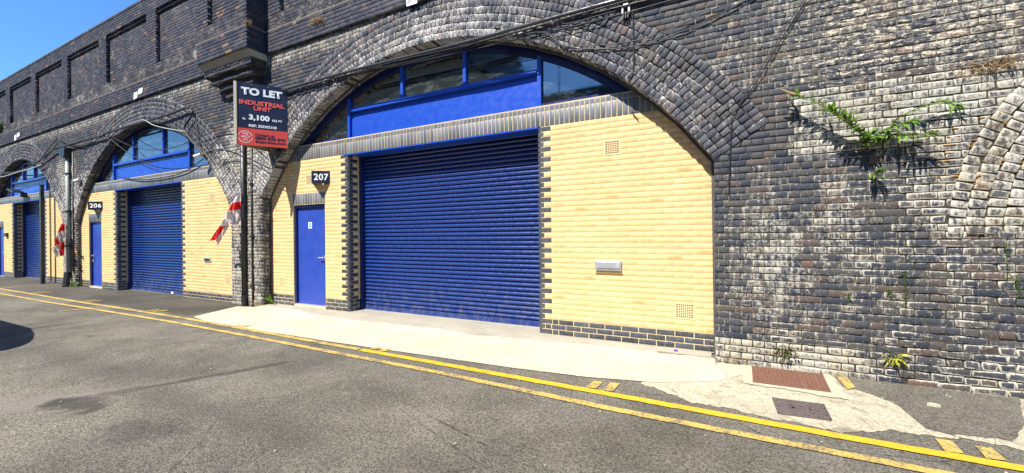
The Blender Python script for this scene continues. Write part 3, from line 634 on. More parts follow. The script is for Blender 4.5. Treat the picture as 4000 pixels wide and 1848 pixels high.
for a, (cl, cr_), tp in zip(ARCH, clips, (220, 40, 0)):
    ph = math.asin(a['h'] / a['R'])
    rg = MB(); 
    rg.prism([(a['c'] + (a['R'] + .04) * math.sin(p), a['zc'] + (a['R'] + .04) * math.cos(p)) for p in np.linspace(-ph, ph, 60)] + [(a['c'] + (a['R'] + .066) * math.sin(p), a['zc'] + (a['R'] + .066) * math.cos(p)) for p in np.linspace(ph, -ph, 60)], YF + .02, YF + .05)
    ro = part(rg, 'arch_ring', M['mortar_old'], V)
    ring(a, 6, 0.1125, ro, M['ring'], ring_attr, cl, cr_, (-ph, ph), a['R'], a['zc'], 0.46, top=tp)
# blind relieving arch, far right
rb = MB(); rb.box(BL['c'] - 1.2, BL['c'] + 1.2, YF + .014, YF + .05, BL['z'], BL['z'] + 1.2)
ro = part(rb, 'blind_arch', M['mortar_old'], V)
ring(dict(c=BL['c']), 5, 0.1225, ro, M['blue_wall'], lambda x, z, j: (min(.95, 0.56 + RNG.uniform(-.15, .1)), 1.15), None, None, (-math.pi / 2, math.pi / 2), BL['Re'] - 5 * 0.1225, BL['z'], 0.1, top=60, lay=0.080)
Bi = Bricks(jit=0.003, bev=0.008); rin = BL['Re'] - 5 * .1225
rows(Bi, BL['z'], BL['z'] + rin, YF + .01, lambda z: [(BL['c'] - math.sqrt(max(0, rin ** 2 - (z - BL['z']) ** 2)), BL['c'] + math.sqrt(max(0, rin ** 2 - (z - BL['z']) ** 2)))], lambda x, z: (0.6, 1.0))
me, _ = Bi.mesh('brickwork', range(len(Bi.q)), M['blue_wall']); o = link('brickwork', me, ro); o['kind'] = 'stuff'

# parapet with recessed panels
PZ0, PZ1 = kz(6.10), kz(7.55)
PX = [(-30.8, -28.35), (-27.9, -25.45), (-25.50 + .47, -22.6), (-22.55 + .38, -19.95), (-19.55, -17.03), (-16.52, -13.95), (-13.42, -11.0)]
PX = [(-25.5 - 2.95, -25.98), (-25.5, -23.0), (-22.55, -20.0), (-19.52, -17.0), (-16.5, -13.93), (-13.42, -10.9), (-8.17, -5.7), (-5.2, -2.7), (-2.2, 0.3), (0.8, 3.3)]
PX = [(l * kP, r * kP) for l, r in PX]; PIL = (-10.56 * kP, -8.65 * kP); YQ = -0.67; ZC_ = kz(5.79)
def in_panel(x, z):
    for l, r in PX:
        if l < x < r and PZ0 < z < PZ1: return True
    return False
pb = MB(); yb = YP + .0045
cuts = [XL] + [v for p in PX for v in p] + [XR]
pb.box(XL, XR, yb, 1.9, Z_STR + .004, PZ0); pb.box(XL, XR, yb, 1.9, PZ1, Z_TOP - .07)
for i in range(0, len(cuts) - 1, 2): pb.box(cuts[i], cuts[i + 1], yb, 1.0, PZ0 + .001, PZ1 - .001)
for l, r in PX: pb.box(l - .05, r + .05, yb + .085, 1.0, PZ0 + .001, PZ1 - .001); pb.box(l, r, yb + .045, yb + .085, PZ1 - .075, PZ1 - .001)
par = part(pb, 'parapet', M['mortar_par'], V)
B = Bricks(jit=0.0012, bev=0.003, depth=0.11)
def par_attr(x, z):
    e = 0.08 + 0.18 * max(0, math.sin(x * 2.1) * math.sin(z * 3 + x)) 
    if z > 7.6: e = 0.1
    if x > -8.6: e += 0.08
    return (e + RNG.uniform(-.1, .12), 0.35)
full = lambda z: [(XL, PIL[0]), (PIL[1], XR)]
def pbounds(z):
    return [(cuts[i], cuts[i + 1]) if not (cuts[i] < PIL[0] < cuts[i + 1]) else (cuts[i], cuts[i + 1]) for i in range(0, len(cuts) - 1, 2)]
rows(B, Z_STR, ZC_, YP, full, par_attr); rows(B, ZC_ + .01, PZ0, YP + .006, full, par_attr)
rows(B, PZ0, PZ1, YP, pbounds, par_attr)
rows(B, PZ0, PZ1 - .078, YP + .088, lambda z: list(PX), par_attr); rows(B, PZ1 - .078, PZ1, YP + .046, lambda z: list(PX), par_attr)
rows(B, PZ1, Z_TOP - .075, YP, full, par_attr)
B.build(par, M['parapet'], 'parapet_brick', 280, minpx=140)
sc_ = MB(); sc_.box(XL, PIL[0], YP - .004, YP + .02, ZC_ - .002, ZC_ + .009); sc_.box(PIL[1], XR, YP - .004, YP + .02, ZC_ - .002, ZC_ + .009)
part(sc_, 'string_course', M['ply'], V)
B = Bricks(jit=0.003, bev=0.01, depth=0.4)
rows(B, Z_TOP - .075, Z_TOP + .03, YP - .005, lambda z: [(XL, XR)], lambda x, z: (0.1, .2), pitch=.105, hl=0.08, bond='s')
cp = MB(); cp.box(XL, XR, YP + .02, .3, Z_TOP - .07, Z_TOP + .012); cpo = part(cp, 'coping', M['mortar_par'], V)
B.build(cpo, M['parapet'], 'coping_brick', 0)
# buttress with corbels
bt = MB(); xl, xr = PIL
bt.box(xl + .012, xr - .012, YQ + .0045, yb, Z_STR, PZ0); bt.box(xl + .012, xl + .46, YQ + .0045, yb, PZ0, PZ1); bt.box(xr - .22, xr - .012, YQ + .0045, yb, PZ0, PZ1)
bt.box(xl + .3, xr - .1, YQ + .1, yb, PZ0, PZ1); bt.box(xl + .012, xr - .012, YQ + .0045, yb, PZ1, Z_TOP + .01)
bo = part(bt, 'buttress', M['mortar_par'], V)
B = Bricks(jit=0.0012, bev=0.003, depth=0.1); ba = lambda x, z: (0.16 + RNG.uniform(-.1, .15), 0.35)
rows(B, Z_STR, ZC_, YQ, lambda z: [(xl, xr)], ba); rows(B, ZC_ + .01, PZ0, YQ + .005, lambda z: [(xl, xr)], ba)
rows(B, PZ0, PZ1, YQ, lambda z: [(xl, xl + .47), (xr - .22, xr)], ba); rows(B, PZ0, PZ1, YQ + .088, lambda z: [(xl + .47, xr - .22)], ba); rows(B, PZ1, Z_TOP, YQ, lambda z: [(xl, xr)], ba)
rows(B, Z_STR, Z_TOP, 0, lambda z: [(YQ + .006, YP)], ba, axis='y', xc=xr)
B.build(bo, M['parapet'], 'parapet_brick', 60, minpx=140)
st2 = MB(); st2.box(xl - .004, xr + .004, YQ - .004, YQ + .02, ZC_ - .002, ZC_ + .009); st2.box(xr - .02, xr + .004, YQ + .02, YP, ZC_ - .002, ZC_ + .009); part(st2, 'string_course', M['ply'], bo)
steps = [(-0.60, -10.56, -8.66, 5.33, 5.20), (-0.50, -10.52, -8.72, 5.20, 5.05), (-0.42, -10.40, -8.80, 5.05, 4.90), (-0.34, -10.22, -8.92, 4.90, 4.75), (-0.27, -10.08, -9.04, 4.75, 4.60), (-0.205, -9.98, -9.16, 4.60, 4.38)]
for k, (y, x0, x1, zt, zb_) in enumerate(steps):
    y -= .05; x0 *= kP; x1 *= kP; zt = kz(zt); zb_ = kz(zb_)
    cb = MB()
    if k == 0: cb.prism([(y + .012, zt), (y + .10, zb_), (YF, zb_), (YF, zt)], x0 + .01, x1 - .01, 'x')
    else: cb.box(x0 + .01, x1 - .01, y + .012, YF, zb_, zt)
    co = part(cb, 'corbel', M['collar'] if k == 0 else M['mortar_old'], bo)
    if k:
        B = Bricks(jit=0.003, bev=0.008, depth=0.1)
        rows(B, zb_, zt, y, lambda z: [(x0, x1)], lambda x, z: (0.12, 0.3)); rows(B, zb_, zt, 0, lambda z: [(y + .006, YF)], lambda x, z: (0.12, 0.3), axis='y', xc=x1)
        me, _ = B.mesh('brickwork', range(len(B.q)), M['parapet']); o = link('brickwork', me, co); o['kind'] = 'stuff'
for l_, nm in (((-4.689, 5.32, -4.464, 5.45), 'number_plate'),):
    p = MB(); p.box(l_[0], l_[2], YP - .012, YP - .002, kz(l_[1]) - .02, kz(l_[3])); po = part(p, nm, M['white'], V)
for (x0, z0, x1, z1, rot) in [(-14.70, 5.33, -14.46, 5.56, .1), (-14.42, 5.42, -14.16, 5.62, -.05), (-24.93, 5.34, -24.68, 5.60, .08), (-24.62, 5.44, -24.30, 5.64, 0)]:
    z0, z1, x0, x1 = kz(z0), kz(z1), x0 * kP, x1 * kP; z1 -= .04
    p = MB(); p.prism([(x0, z0), (x1 - .03, z0 + .02), (x1, z1), (x0 + .02, z1 - .01)], YP - .012, YP - .002); part(p, 'number_plate', M['white'], V)

# ------------------------------------------------------------------ lettering
def text(s, parent, mat, o3, ux, uz, width=None, height=0.1, bold=0.0, name='lettering', spacing=1.0, sx=None, nrm=None):
    """flat text: o3 = lower left corner, ux / uz unit vectors of the face"""
    cu = bpy.data.curves.new(name, 'FONT'); cu.body = s; cu.size = 1.0; cu.offset = bold; cu.extrude = 0.0; cu.space_character = spacing; cu.resolution_u = 3
    cu.materials.append(mat); o = bpy.data.objects.new(name, cu); COL.objects.link(o)
    bpy.context.view_layer.update(); bb = [Vector(c) for c in o.bound_box]
    x0, x1 = min(c.x for c in bb), max(c.x for c in bb); y0, y1 = min(c.y for c in bb), max(c.y for c in bb)
    ky = height / (y1 - y0); kx = (width / (x1 - x0)) if width else ky
    ux, uz, o3 = Vector(ux), Vector(uz), Vector(o3); n_ = ux.cross(uz)
    p = o3 - ux * x0 * kx - uz * y0 * ky + n_ * 0.002
    mm = Matrix.Identity(4)
    for i in range(3): mm[i][0] = ux[i] * kx; mm[i][1] = uz[i] * ky; mm[i][2] = n_[i]; mm[i][3] = p[i]
    dg = bpy.context.evaluated_depsgraph_get(); me = bpy.data.meshes.new_from_object(o.evaluated_get(dg)); bpy.data.objects.remove(o)
    me.transform(mm); me.materials.clear(); me.materials.append(mat); return link(name, me, parent)
text('20 70', po, M['black'], (-4.675, YP - .013, kz(5.345)), (1, 0, 0), (0, 0, 1), 0.19, 0.075, 0.01)

# ------------------------------------------------------------------ the units under the arches
def quoin(a, b, r=0.045, h=0.0645, flip=1):
    """corner brick; outline in XY with a rounded nose at the outer corner, local origin at the corner"""
    arc = [(-r + r * math.sin(t) , r - r * math.cos(t)) for t in np.linspace(0, math.pi / 2, 6)]
    P = [(-a, 0)] + arc + [(0, b), (-.10, b), (-.10, .10), (-a, .10)]
    if a < .10 or b < .10: P = [(-a, 0)] + arc + [(0, b), (-a, b)]
    P = [(x * flip, y) for x, y in P]
    if flip < 0: P = P[::-1]
    return P
def attr_mesh(me, r, w=.2):
    at = me.attributes.new('bc', 'FLOAT_COLOR', 'POINT'); at.data.foreach_set('color', np.tile([r, 0, w, 0], len(me.vertices)).astype(float))
UNITS = [
 dict(n='207', a=0, Y=0.0, dz=0.0, sh=(-6.44, -2.455), door=(-8.125, -7.13), doorz=(0.0, 2.095), band=(3.02, 3.25, 3.345), mul=(-6.49, -5.13, -3.78, -2.44), det=2),
 dict(n='206', a=1, Y=-0.08, dz=-0.12, sh=(-16.36, -12.58), door=(-18.40, -17.45), doorz=(-0.115, 2.0), band=(2.90, 3.12, 3.215), mul=(-16.72, -15.40, -13.63, -12.27), det=1),
 dict(n='205', a=2, Y=-0.08, dz=-0.12, sh=(-25.95, -22.40), door=(-28.1, -27.22), doorz=(-0.15, 2.0), band=(2.93, 3.13, 3.21), mul=(-26.4, -25.0, -23.75, -22.45), det=0)]
LAB = {'207': 'nearest unit front filling arch 207 with yellow brick, blue door and wide blue shutter',
       '206': 'middle unit front in arch 206, yellow brick with dark quoins, blue door and shutter',
       '205': 'farthest unit front at the left edge, yellow brick with blue shutter behind black post'}
ZPL = 0.19
for U_ in UNITS:
    A = ARCH[U_['a']]; Y = U_['Y']; dz = U_['dz']; det = U_['det']; s0, s1 = U_['sh']; d0, d1 = U_['door']; dz0, dz1 = U_['doorz']; b0, b1, b2 = U_['band']
    T = thing('arch_unit', LAB[U_['n']], 'industrial unit', 'units built into the viaduct arches')
    zpl = ZPL + dz; nrow = 38; ph = (b0 - zpl) / nrow
    if U_['a']: nrow = 37; ph = (b0 - zpl) / nrow
    lx, rx = A['l'] - .02, A['r'] + .02
    bk = MB(); yb = Y + .0020; zl = -0.6
    for (x0, x1, z0, z1) in [(lx - .1, d0, zl, b2 - .012), (d0, d1, dz1 + .004, b2 - .012), (d1, s0 - .052, zl, b2 - .012), (s0 - .052, s1 + .052, b0 + .01, b2 - .012), (s1 + .052, rx + .1, zl, b2 - .012), (d0 - .1, d1 + .1, zl, dz0 - .005)]:
        bk.box(x0, x1, yb, Y + .26, z0, z1)
    bk.box(s0 - .052, s0 - .003, yb + .048, Y + .26, zl, b0 + .01); bk.box(s1 + .003, s1 + .052, yb + .048, Y + .26, zl, b0 + .01)
    bed = part(bk, 'mortar_bed', M['mortar_new'], T)
    def inside(z, m_=0.03):
        if z <= A['zs']: h = A['h'] + m_
        else: h = math.sqrt(max(0, (A['R'] + m_) ** 2 - (z - A['zc']) ** 2))
        return A['c'] - h, A['c'] + h
    ex = [(d0 - .004, d1 + .004, -1, dz1 + .27)]
    vents = {'207': [(-1.455, -1.23, 3, 'grid'), (-.565, -.325, 1.6, 'grid'), (-7.70, -7.45, 3, 'grid'), (-8.63, -8.43, 1.8, 'louvre')],
             '206': [(-11.21, -10.98, 3, 'louvre'), (-10.56, -10.35, 2, 'louvre'), (-19.0, -18.8, 1.9, 'louvre')], '205': []}[U_['n']]
    vz = {'207': [2.535, .305, 2.535, .31], '206': [2.29, .27, .25], '205': []}[U_['n']]
    vents = [(x0, x1, zpl + round((z - zpl) / ph) * ph, t) for (x0, x1, _, t), z in zip(vents, vz)]
    ex += [(x0 - .004, x1 + .004, z, z + 3 * ph) for x0, x1, z, t in vents]
    # quoins
    qm = {}
    qw = lambda j: (.215, .1025) if j % 2 == 1 else (.1025, .215)
    zrow = lambda j: zpl + j * ph
    npl = 4
    for flip, xq in ((1, s0), (-1, s1)):
        for j in range(-npl, nrow):
            a_, b_ = qw(j) if flip == 1 else ((.215, .1025) if j % 2 == 1 else (.1025, .215))
            key = (flip, j % 2, RNG.randint(3))
            if key not in qm:
                mb = MB(); mb.prism(quoin(a_, b_, flip=flip), 0, ph - .0105, 'z'); ob = mb.build('quoin_brick', M['eng']); attr_mesh(ob.data, RNG.rand()); qm[key] = ob.data; bpy.data.objects.remove(ob)
            link('quoin_brick', qm[key], T, (xq, Y, zrow(j) + .005))
    def yb_bounds(z, plinth=False):
        l, r = inside(z); j = int(math.floor((z - zpl) / ph)); a_ = (.215 if j % 2 == 1 else .1025) + .0105
        out = [(l, s0 - a_), (s1 + a_, r)]
        return [(p, q) if q > p else (p, p) for p, q in out]
    By = Bricks(jit=0.0004, bev=0.001, depth=0.08)
    rows(By, zpl, b0, Y, yb_bounds, lambda x, z: (0, 0), bond='s', pitch=ph, joint=0.0068, excl=ex, jz=.0003, hl=.225)
    By.build(bed, M['yellow'], 'brick', 300 if det else 0, minpx=100)
    Bp = Bricks(jit=0.0006, bev=0.002, depth=0.08)
    rows(Bp, zpl - npl * ph, zpl, Y - .001, yb_bounds, lambda x, z: (0, 0), bond='s', pitch=ph, joint=0.0105, excl=[(d0 - .004, d1 + .004, -1, 1)], jz=.0004, hl=.225)
    Bp.build(bed, M['eng'], 'plinth_brick', 200 if det == 2 else (60 if det else 0), minpx=100)
    # return of the shutter opening (faces +X) and the quoins' other side
    Br = Bricks(jit=0.0004, bev=0.001, depth=0.08)
    def rb_(z): j = int(math.floor((z - zpl) / ph)); return [(Y + (.1025 if j % 2 == 1 else .215) + .0105, Y + .262)]
    rows(Br, zpl, b0, 0, rb_, lambda x, z: (0, 0), bond='s', pitch=ph, joint=0.0095, axis='y', xc=s0, hl=.225)
    me, _ = Br.mesh('brickwork', range(len(Br.q)), M['yellow']); o = link('brickwork', me, bed); o['kind'] = 'stuff'
    Br = Bricks(jit=0.0004, bev=0.001, depth=0.08); rows(Br, zpl - npl * ph, zpl, 0, rb_, lambda x, z: (0, 0), bond='s', pitch=ph, axis='y', xc=s0, hl=.225)
    me, _ = Br.mesh('brickwork', range(len(Br.q)), M['eng']); o = link('brickwork', me, bed); o['kind'] = 'stuff'
    # soldier band
    Bs = Bricks(jit=0.0005, bev=0.002, depth=0.09); x = lx
    while x < rx:
        x1 = x + .0755 - .0105; il, ir = inside(b0 + .02, 0.02); 
        if x > il and x1 < ir: Bs.add([(x, Y - .002, b0 + .005), (x1, Y - .002, b0 + .005), (x1, Y - .002, b1 - .006), (x, Y - .002, b1 - .006)], (0, -1, 0), (RNG.rand(), 0, .2, 0))
        x += .0755
    Bs.build(bed, M['soldier'], 'soldier_brick', 130 if det == 2 else 0, minpx=100)
    # bullnosed top row
    hb = MB(); r = .04; hz = b2 - b1 - .004
    prof = [(0.0, 0), (0.0, hz - r)] + [(r - r * math.cos(t), hz - r + r * math.sin(t)) for t in np.linspace(0.3, math.pi / 2, 4)] + [(.10, hz), (.10, 0)]
    hm = []
    for q_ in range(4):
        t_ = MB(); t_.prism(prof, 0, .065, 'x'); ob = t_.build('header_brick', M['soldier']); attr_mesh(ob.data, .15 + .7 * q_ / 3); hm.append(ob.data); bpy.data.objects.remove(ob)
    x = lx; st_ = MB()
    while x < rx:
        il, ir = inside(b1 + .02, .02)
        if x > il and x + .065 < ir:
            if det == 2: link('header_brick', hm[RNG.randint(4)], T, (x, Y - .002, b1 + .004))
            else: st_.prism([(Y - .002 + p, b1 + .004 + q) for p, q in prof], x, x + .065, 'x')
        x += .0755
    if det < 2:
        o = st_.build('header_brickwork', M['soldier'], T); attr_mesh(o.data, .4); o['kind'] = 'stuff'
    # lintel plate under the band, door lintel soldiers
    lp = MB(); lp.box(s0 - .13, s1 + .02, Y - .006, Y + .30, b0 - .014, b0 + .004); part(lp, 'lintel_plate', M['blue'], T)
    Bd = Bricks(jit=0.0005, bev=0.002, depth=0.09); nd = 13
    for i in range(nd):
        wd = (d1 - d0 + .03) / nd; xa = d0 - .015 + i * wd + .005
        Bd.add([(xa, Y - .001, dz1 + .012), (xa + wd - .01, Y - .001, dz1 + .012), (xa + wd - .01, Y - .001, dz1 + .235), (xa, Y - .001, dz1 + .235)], (0, -1, 0), (RNG.rand(), 0, .2, 0))
    Bd.build(bed, M['soldier'], 'soldier_brick', 13 if det == 2 else 0, minpx=60)
    # shutter: guides, slats, bottom bar, hood void
    S_ = bpy.data.objects.new('roller_shutter', None); COL.objects.link(S_); S_.parent = T
    g0, g1 = (s0 - .005, s0 + .05), (s1 - .05, s1 + .005); sz0 = -.03 + dz + .01
    gd = MB(); gd.box(*g0, Y + .255, Y + .40, sz0 - .1, b0); part(gd, 'guide', M['blue_shaded'], S_)
    gd = MB(); gd.box(*g1, Y + .255, Y + .40, sz0 - .1, b0); part(gd, 'guide', M['blue_shaded'], S_)
    sp_ = .0752; prof = [(.034, 0), (.020, .003), (.004, .012), (-.006, .026), (-.0075, .038), (-.001, .052), (.013, .062), (.030, .0665), (.034, .0752)]
    sm = MB(); n_ = len(prof); xx0, xx1 = s0 + .03, s1 - .03
    sm.add([(xx0, p[0], p[1]) for p in prof] + [(xx1, p[0], p[1]) for p in prof], [(i, i + n_, i + 1 + n_, i + 1) for i in range(n_ - 1)])
    ob = sm.build('slat', M['slat'], fix=False); sme = ob.data; bpy.data.objects.remove(ob)
    sme.polygons.foreach_set('use_smooth', [True] * (n_ - 3) + [False] * 2)
    k = 0; z = sz0 + .085
    while z < b0 - .02:
        link('slat', sme, S_, (0, Y + .335, z)); z += sp_
    bb_ = MB(); bb_.box(xx0, xx1, Y + .325, Y + .365, sz0, sz0 + .083); bb_.box(xx0, xx1, Y + .31, Y + .325, sz0, sz0 + .03); part(bb_, 'bottom_bar', M['slat'], S_)
    bb_ = MB(); bb_.box(xx0, xx1, Y + .30, Y + .37, sz0 - .018, sz0 - .002); part(bb_, 'threshold_strip', M['steel'], S_)
    if U_['n'] == '206':
        p = MB(); p.box(-13.85, -13.72, Y + .302, Y + .308, sz0 + .01, sz0 + .06); part(p, 'maker_plate', M['white'], S_)
    bb_ = MB(); bb_.box(s0 - .3, s1 + .3, Y + .42, Y + .46, -.5, b0 + .3); part(bb_, 'dark_backing', M['dark'], T)
    # door
    Dd = bpy.data.objects.new('door', None); COL.objects.link(Dd); Dd.parent = T
    fr = MB(); fw = .05
    fr.box(d0, d0 + fw, Y + .03, Y + .13, dz0, dz1); fr.box(d1 - fw, d1, Y + .03, Y + .13, dz0, dz1); fr.box(d0 + fw, d1 - fw, Y + .03, Y + .13, dz1 - fw, dz1)
    part(fr, 'door_frame', M['blue_shaded'], Dd)
    lf = MB(); lf.box(d0 + fw + .004, d1 - fw - .004, Y + .075, Y + .12, dz0 + .02, dz1 - fw - .004); part(lf, 'door_leaf', M['door'], Dd)
    th = MB(); th.box(d0, d1, Y + .02, Y + .2, dz0 - .03, dz0 + .018); part(th, 'threshold_strip', M['steel'], Dd)
    hx = (d1 - .10) if U_['n'] != '206' else (d0 + .12); sg = -1 if U_['n'] != '206' else 1; hzz = 1.0 + dz
    h = MB(); h.box(hx - .016, hx + .016, Y + .064, Y + .076, hzz - .09, hzz + .05); h.tube([(hx, Y + .07, hzz), (hx, Y + .02, hzz), (hx + sg * .012, Y + .012, hzz), (hx + sg * .13, Y + .015, hzz)], .011); 
    if U_['n'] == '206': h.box(hx - .03, hx + .03, Y + .05, Y + .07, hzz - .2, hzz - .12)
    part(h, 'handle', M['steel'], Dd)
    if det == 2:
        nt = MB(); nt.box(-7.735, -7.625, Y + .071, Y + .0745, 1.605, 1.735); no = part(nt, 'door_notice', M['white'], Dd)
        c_ = MB(); c_.prism([(-7.68 + .042 * math.cos(t), 1.67 + .05 * math.sin(t)) for t in np.linspace(0, 2 * math.pi, 24, endpoint=False)], Y + .0685, Y + .0705); part(c_, 'notice_disc', M['stickerblue'], Dd)
        c_ = MB(); c_.box(-7.712, -7.648, Y + .0665, Y + .068, 1.664, 1.672); c_.box(-7.712, -7.648, Y + .0665, Y + .068, 1.68, 1.684); c_.box(-7.712, -7.648, Y + .0665, Y + .068, 1.652, 1.656); part(c_, 'notice_print', M['white'], Dd)
    # vents
    for x0, x1, z, t in vents:
        vb = MB(); z1 = z + 3 * ph - .01; z += .006; yv = Y - .004
        if t == 'grid':
            n1 = 9 if x0 == -.565 else 8; fwd = .022; st = (x1 - x0 - 2 * fwd) / (n1 - 1)
            vb.box(x0, x0 + fwd, yv, yv + .03, z, z1); vb.box(x1 - fwd, x1, yv, yv + .03, z, z1); vb.box(x0 + fwd, x1 - fwd, yv, yv + .03, z, z + fwd); vb.box(x0 + fwd, x1 - fwd, yv, yv + .03, z1 - fwd, z1)
            stz = (z1 - z - 2 * fwd) / (n1 - 1)
            for i in range(1, n1 - 1):
                vb.box(x0 + fwd + i * st - .0045, x0 + fwd + i * st + .0045, yv + .001, yv + .029, z + fwd, z1 - fwd); vb.box(x0 + fwd, x1 - fwd, yv + .002, yv + .028, z + fwd + i * stz - .0045, z + fwd + i * stz + .0045)
        else:
            vb.box(x0, x0 + .02, yv, yv + .03, z, z1); vb.box(x1 - .02, x1, yv, yv + .03, z, z1); n1 = 7
            for i in range(n1 + 1):
                zz = z + (z1 - z - .018) * i / n1; vb.box(x0 + .02, x1 - .02, yv + .001, yv + .028, zz, zz + .018)
        vo = part(vb, 'air_vent', M['vent'], T)
        dk = MB(); dk.box(x0 + .004, x1 - .004, Y + .0004, Y + .0016, z + .004, z1 - .004); part(dk, 'vent_hole_shade', M['dark'], T)  # thin dark sheet gives the vent holes their shade by colour
    # fanlight
    W_ = bpy.data.objects.new('fanlight_window', None); COL.objects.link(W_); W_.parent = T
    yw = Y + .09; R1 = A['R'] - .125; zs_ = b2 + .03; cx, zc = A['c'], A['zc']; zt0 = (3.845, 3.905) if det == 2 else (3.66, 3.72) if det == 1 else (3.72, 3.78)
    top = lambda x: zc + math.sqrt(max(0, R1 ** 2 - (x - cx) ** 2))
    ph1 = math.acos((b2 - .01 - zc) / (A['R'] + .0))
    fb = MB(); N_ = 56
    for i in range(N_):
        p0, p1 = -ph1 + 2 * ph1 * i / N_, -ph1 + 2 * ph1 * (i + 1) / N_
        q = lambda p, r_: (cx + r_ * math.sin(p), max(b2 - .03, zc + r_ * math.cos(p)))
        fb.prism([q(p0, R1), q(p1, R1), q(p1, A['R'] + .02), q(p0, A['R'] + .02)], yw - .02, yw + .08)
    xe = math.sqrt(R1 ** 2 - (b2 - zc) ** 2)
    fb.box(cx - xe - .1, U_['mul'][0] - .03, yw - .022, yw + .07, b2 - .02, b2 + .045); fb.box(U_['mul'][3] + .03, cx + xe + .1, yw - .022, yw + .07, b2 - .02, b2 + .045)
    part(fb, 'window_frame', M['blue_shaded'], W_)
    mu = U_['mul']
    for i, x in enumerate(mu):
        mb = MB(); zlow = b2 - .01 if i in (0, 3) else zt0[1] - .01
        mb.box(x - .032, x + .028, yw - .035, yw + .06, zlow, top(x) + .03); part(mb, 'mullion', M['blue'], W_)
    tb = MB(); tb.box(mu[0] + .036, mu[3] - .041, yw - .05, yw + .05, *zt0); part(tb, 'transom', M['blue'], W_)
    pn = MB(); pn.box(mu[0] + .036, mu[3] - .041, yw + .015, yw + .04, b2 - .02, zt0[0]); part(pn, 'infill_panel', M['blue'], W_)
    gl = [(cx - xe + .05, mu[0] - .041, b2 + .046)] + [(mu[i] + .036, mu[i + 1] - .041, zt0[1] + .001) for i in range(3)] + [(mu[3] + .036, cx + xe - .05, b2 + .046)]
    for (x0, x1, zb_) in gl:
        if x1 - x0 < .1: continue
        xs_ = np.linspace(x0, x1, 12); poly = [(x0, zb_)] + [(x1, zb_)] + [(x, max(zb_ + .002, top(x) + .01)) for x in xs_[::-1]]
        g = MB(); g.prism(poly, yw + .02, yw + .03); part(g, 'pane', M['glass'], W_)
    # mastic strip between the infill and the soffit
    ms = MB(); R2 = A['R'] - .002; R3 = A['R'] - .030
    pts = [(A['l'] + .001, -.2)] + [(cx + R2 * math.sin(p), zc + R2 * math.cos(p)) for p in np.linspace(-math.asin(A['h'] / A['R']), math.asin(A['h'] / A['R']), 61)] + [(A['r'] - .001, -.2)]
    pin = [(A['l'] + .05, -.2)] + [(cx + (R3 + .006 * math.sin(i * 1.7)) * math.sin(p), zc + (R3 + .006 * math.sin(i * 1.7)) * math.cos(p)) for i, p in enumerate(np.linspace(-math.asin(A['h'] / A['R']) + .005, math.asin(A['h'] / A['R']) - .005, 61))] + [(A['r'] - .02, -.2)]
    for i in range(len(pts) - 1): ms.prism([pts[i], pts[i + 1], pin[i + 1], pin[i]], Y - .03, Y - .003)
    part(ms, 'mastic_strip', M['lead'], T)
    # letterbox
    if det == 2:
        lb = MB(); lb.box(-1.583, -1.228, -.035, -.002, .945, 1.065); lbo = part(lb, 'letterbox', M['steel'], T)
        f_ = MB(); f_.prism([(-.037, .965), (-.046, .962), (-.040, 1.05), (-.037, 1.055)], -1.565, -1.246, 'x'); f_.box(-1.59, -1.221, -.05, -.036, .932, .943); part(f_, 'flap', M['steel'], lbo)
    if det == 1:
        lb = MB(); lb.box(-11.45, -11.15, Y - .02, Y - .001, .84, .935); lbo = part(lb, 'letterbox', M['steel'], T); f_ = MB(); f_.box(-11.41, -11.19, Y - .027, Y - .021, .862, .913); part(f_, 'flap', M['black'], lbo)
# ------------------------------------------------------------------ signs
def vsign(T_, apex, le, re, z0, z1, th, mat, backmat):
    """two boards meeting at the apex, their far ends on the wall"""
    A_ = Vector((*apex, 0)); out = []
    for e, nm in ((re, 'panel'), (le, 'panel')):
        E_ = Vector((*e, 0)); d = (E_ - A_).normalized(); n_ = Vector((d.y, -d.x, 0)) if e is re else Vector((-d.y, d.x, 0))
        p = MB(); q = [A_, E_, E_ - n_ * th, A_ - n_ * th]; p.prism([(v.x, v.y) for v in q], z0, z1, 'z'); out.append((part(p, nm, mat, T_), A_, d, n_))
    return out
def num_sign(n_, apex, le, re, z0, z1, label):
    T_ = thing('unit_number_sign', label, 'number sign', 'projecting unit number signs')
    (p, A_, d, nn), _ = vsign(T_, apex, le, re, z0, z1, .025, M['navy'], None)
    L_ = (Vector((*re, 0)) - A_).length
    o = A_ + d * L_ * .13 + nn * .001 + Vector((0, 0, z0 + (z1 - z0) * .25)); text(n_, T_, M['white'], o, d, (0, 0, 1), L_ * .78, (z1 - z0) * .52, 0.016, spacing=1.08)
    return T_
num_sign('207', (-7.225, -.225), (-7.45, -.003), (-6.965, -.003), 2.487, 2.737, 'navy V-shaped sign reading 207 fixed above the nearest blue door')
num_sign('206', (-17.72, -.305), (-17.98, -.083), (-17.33, -.083), 2.345, 2.60, 'navy V-shaped sign reading 206 fixed above the middle unit door')

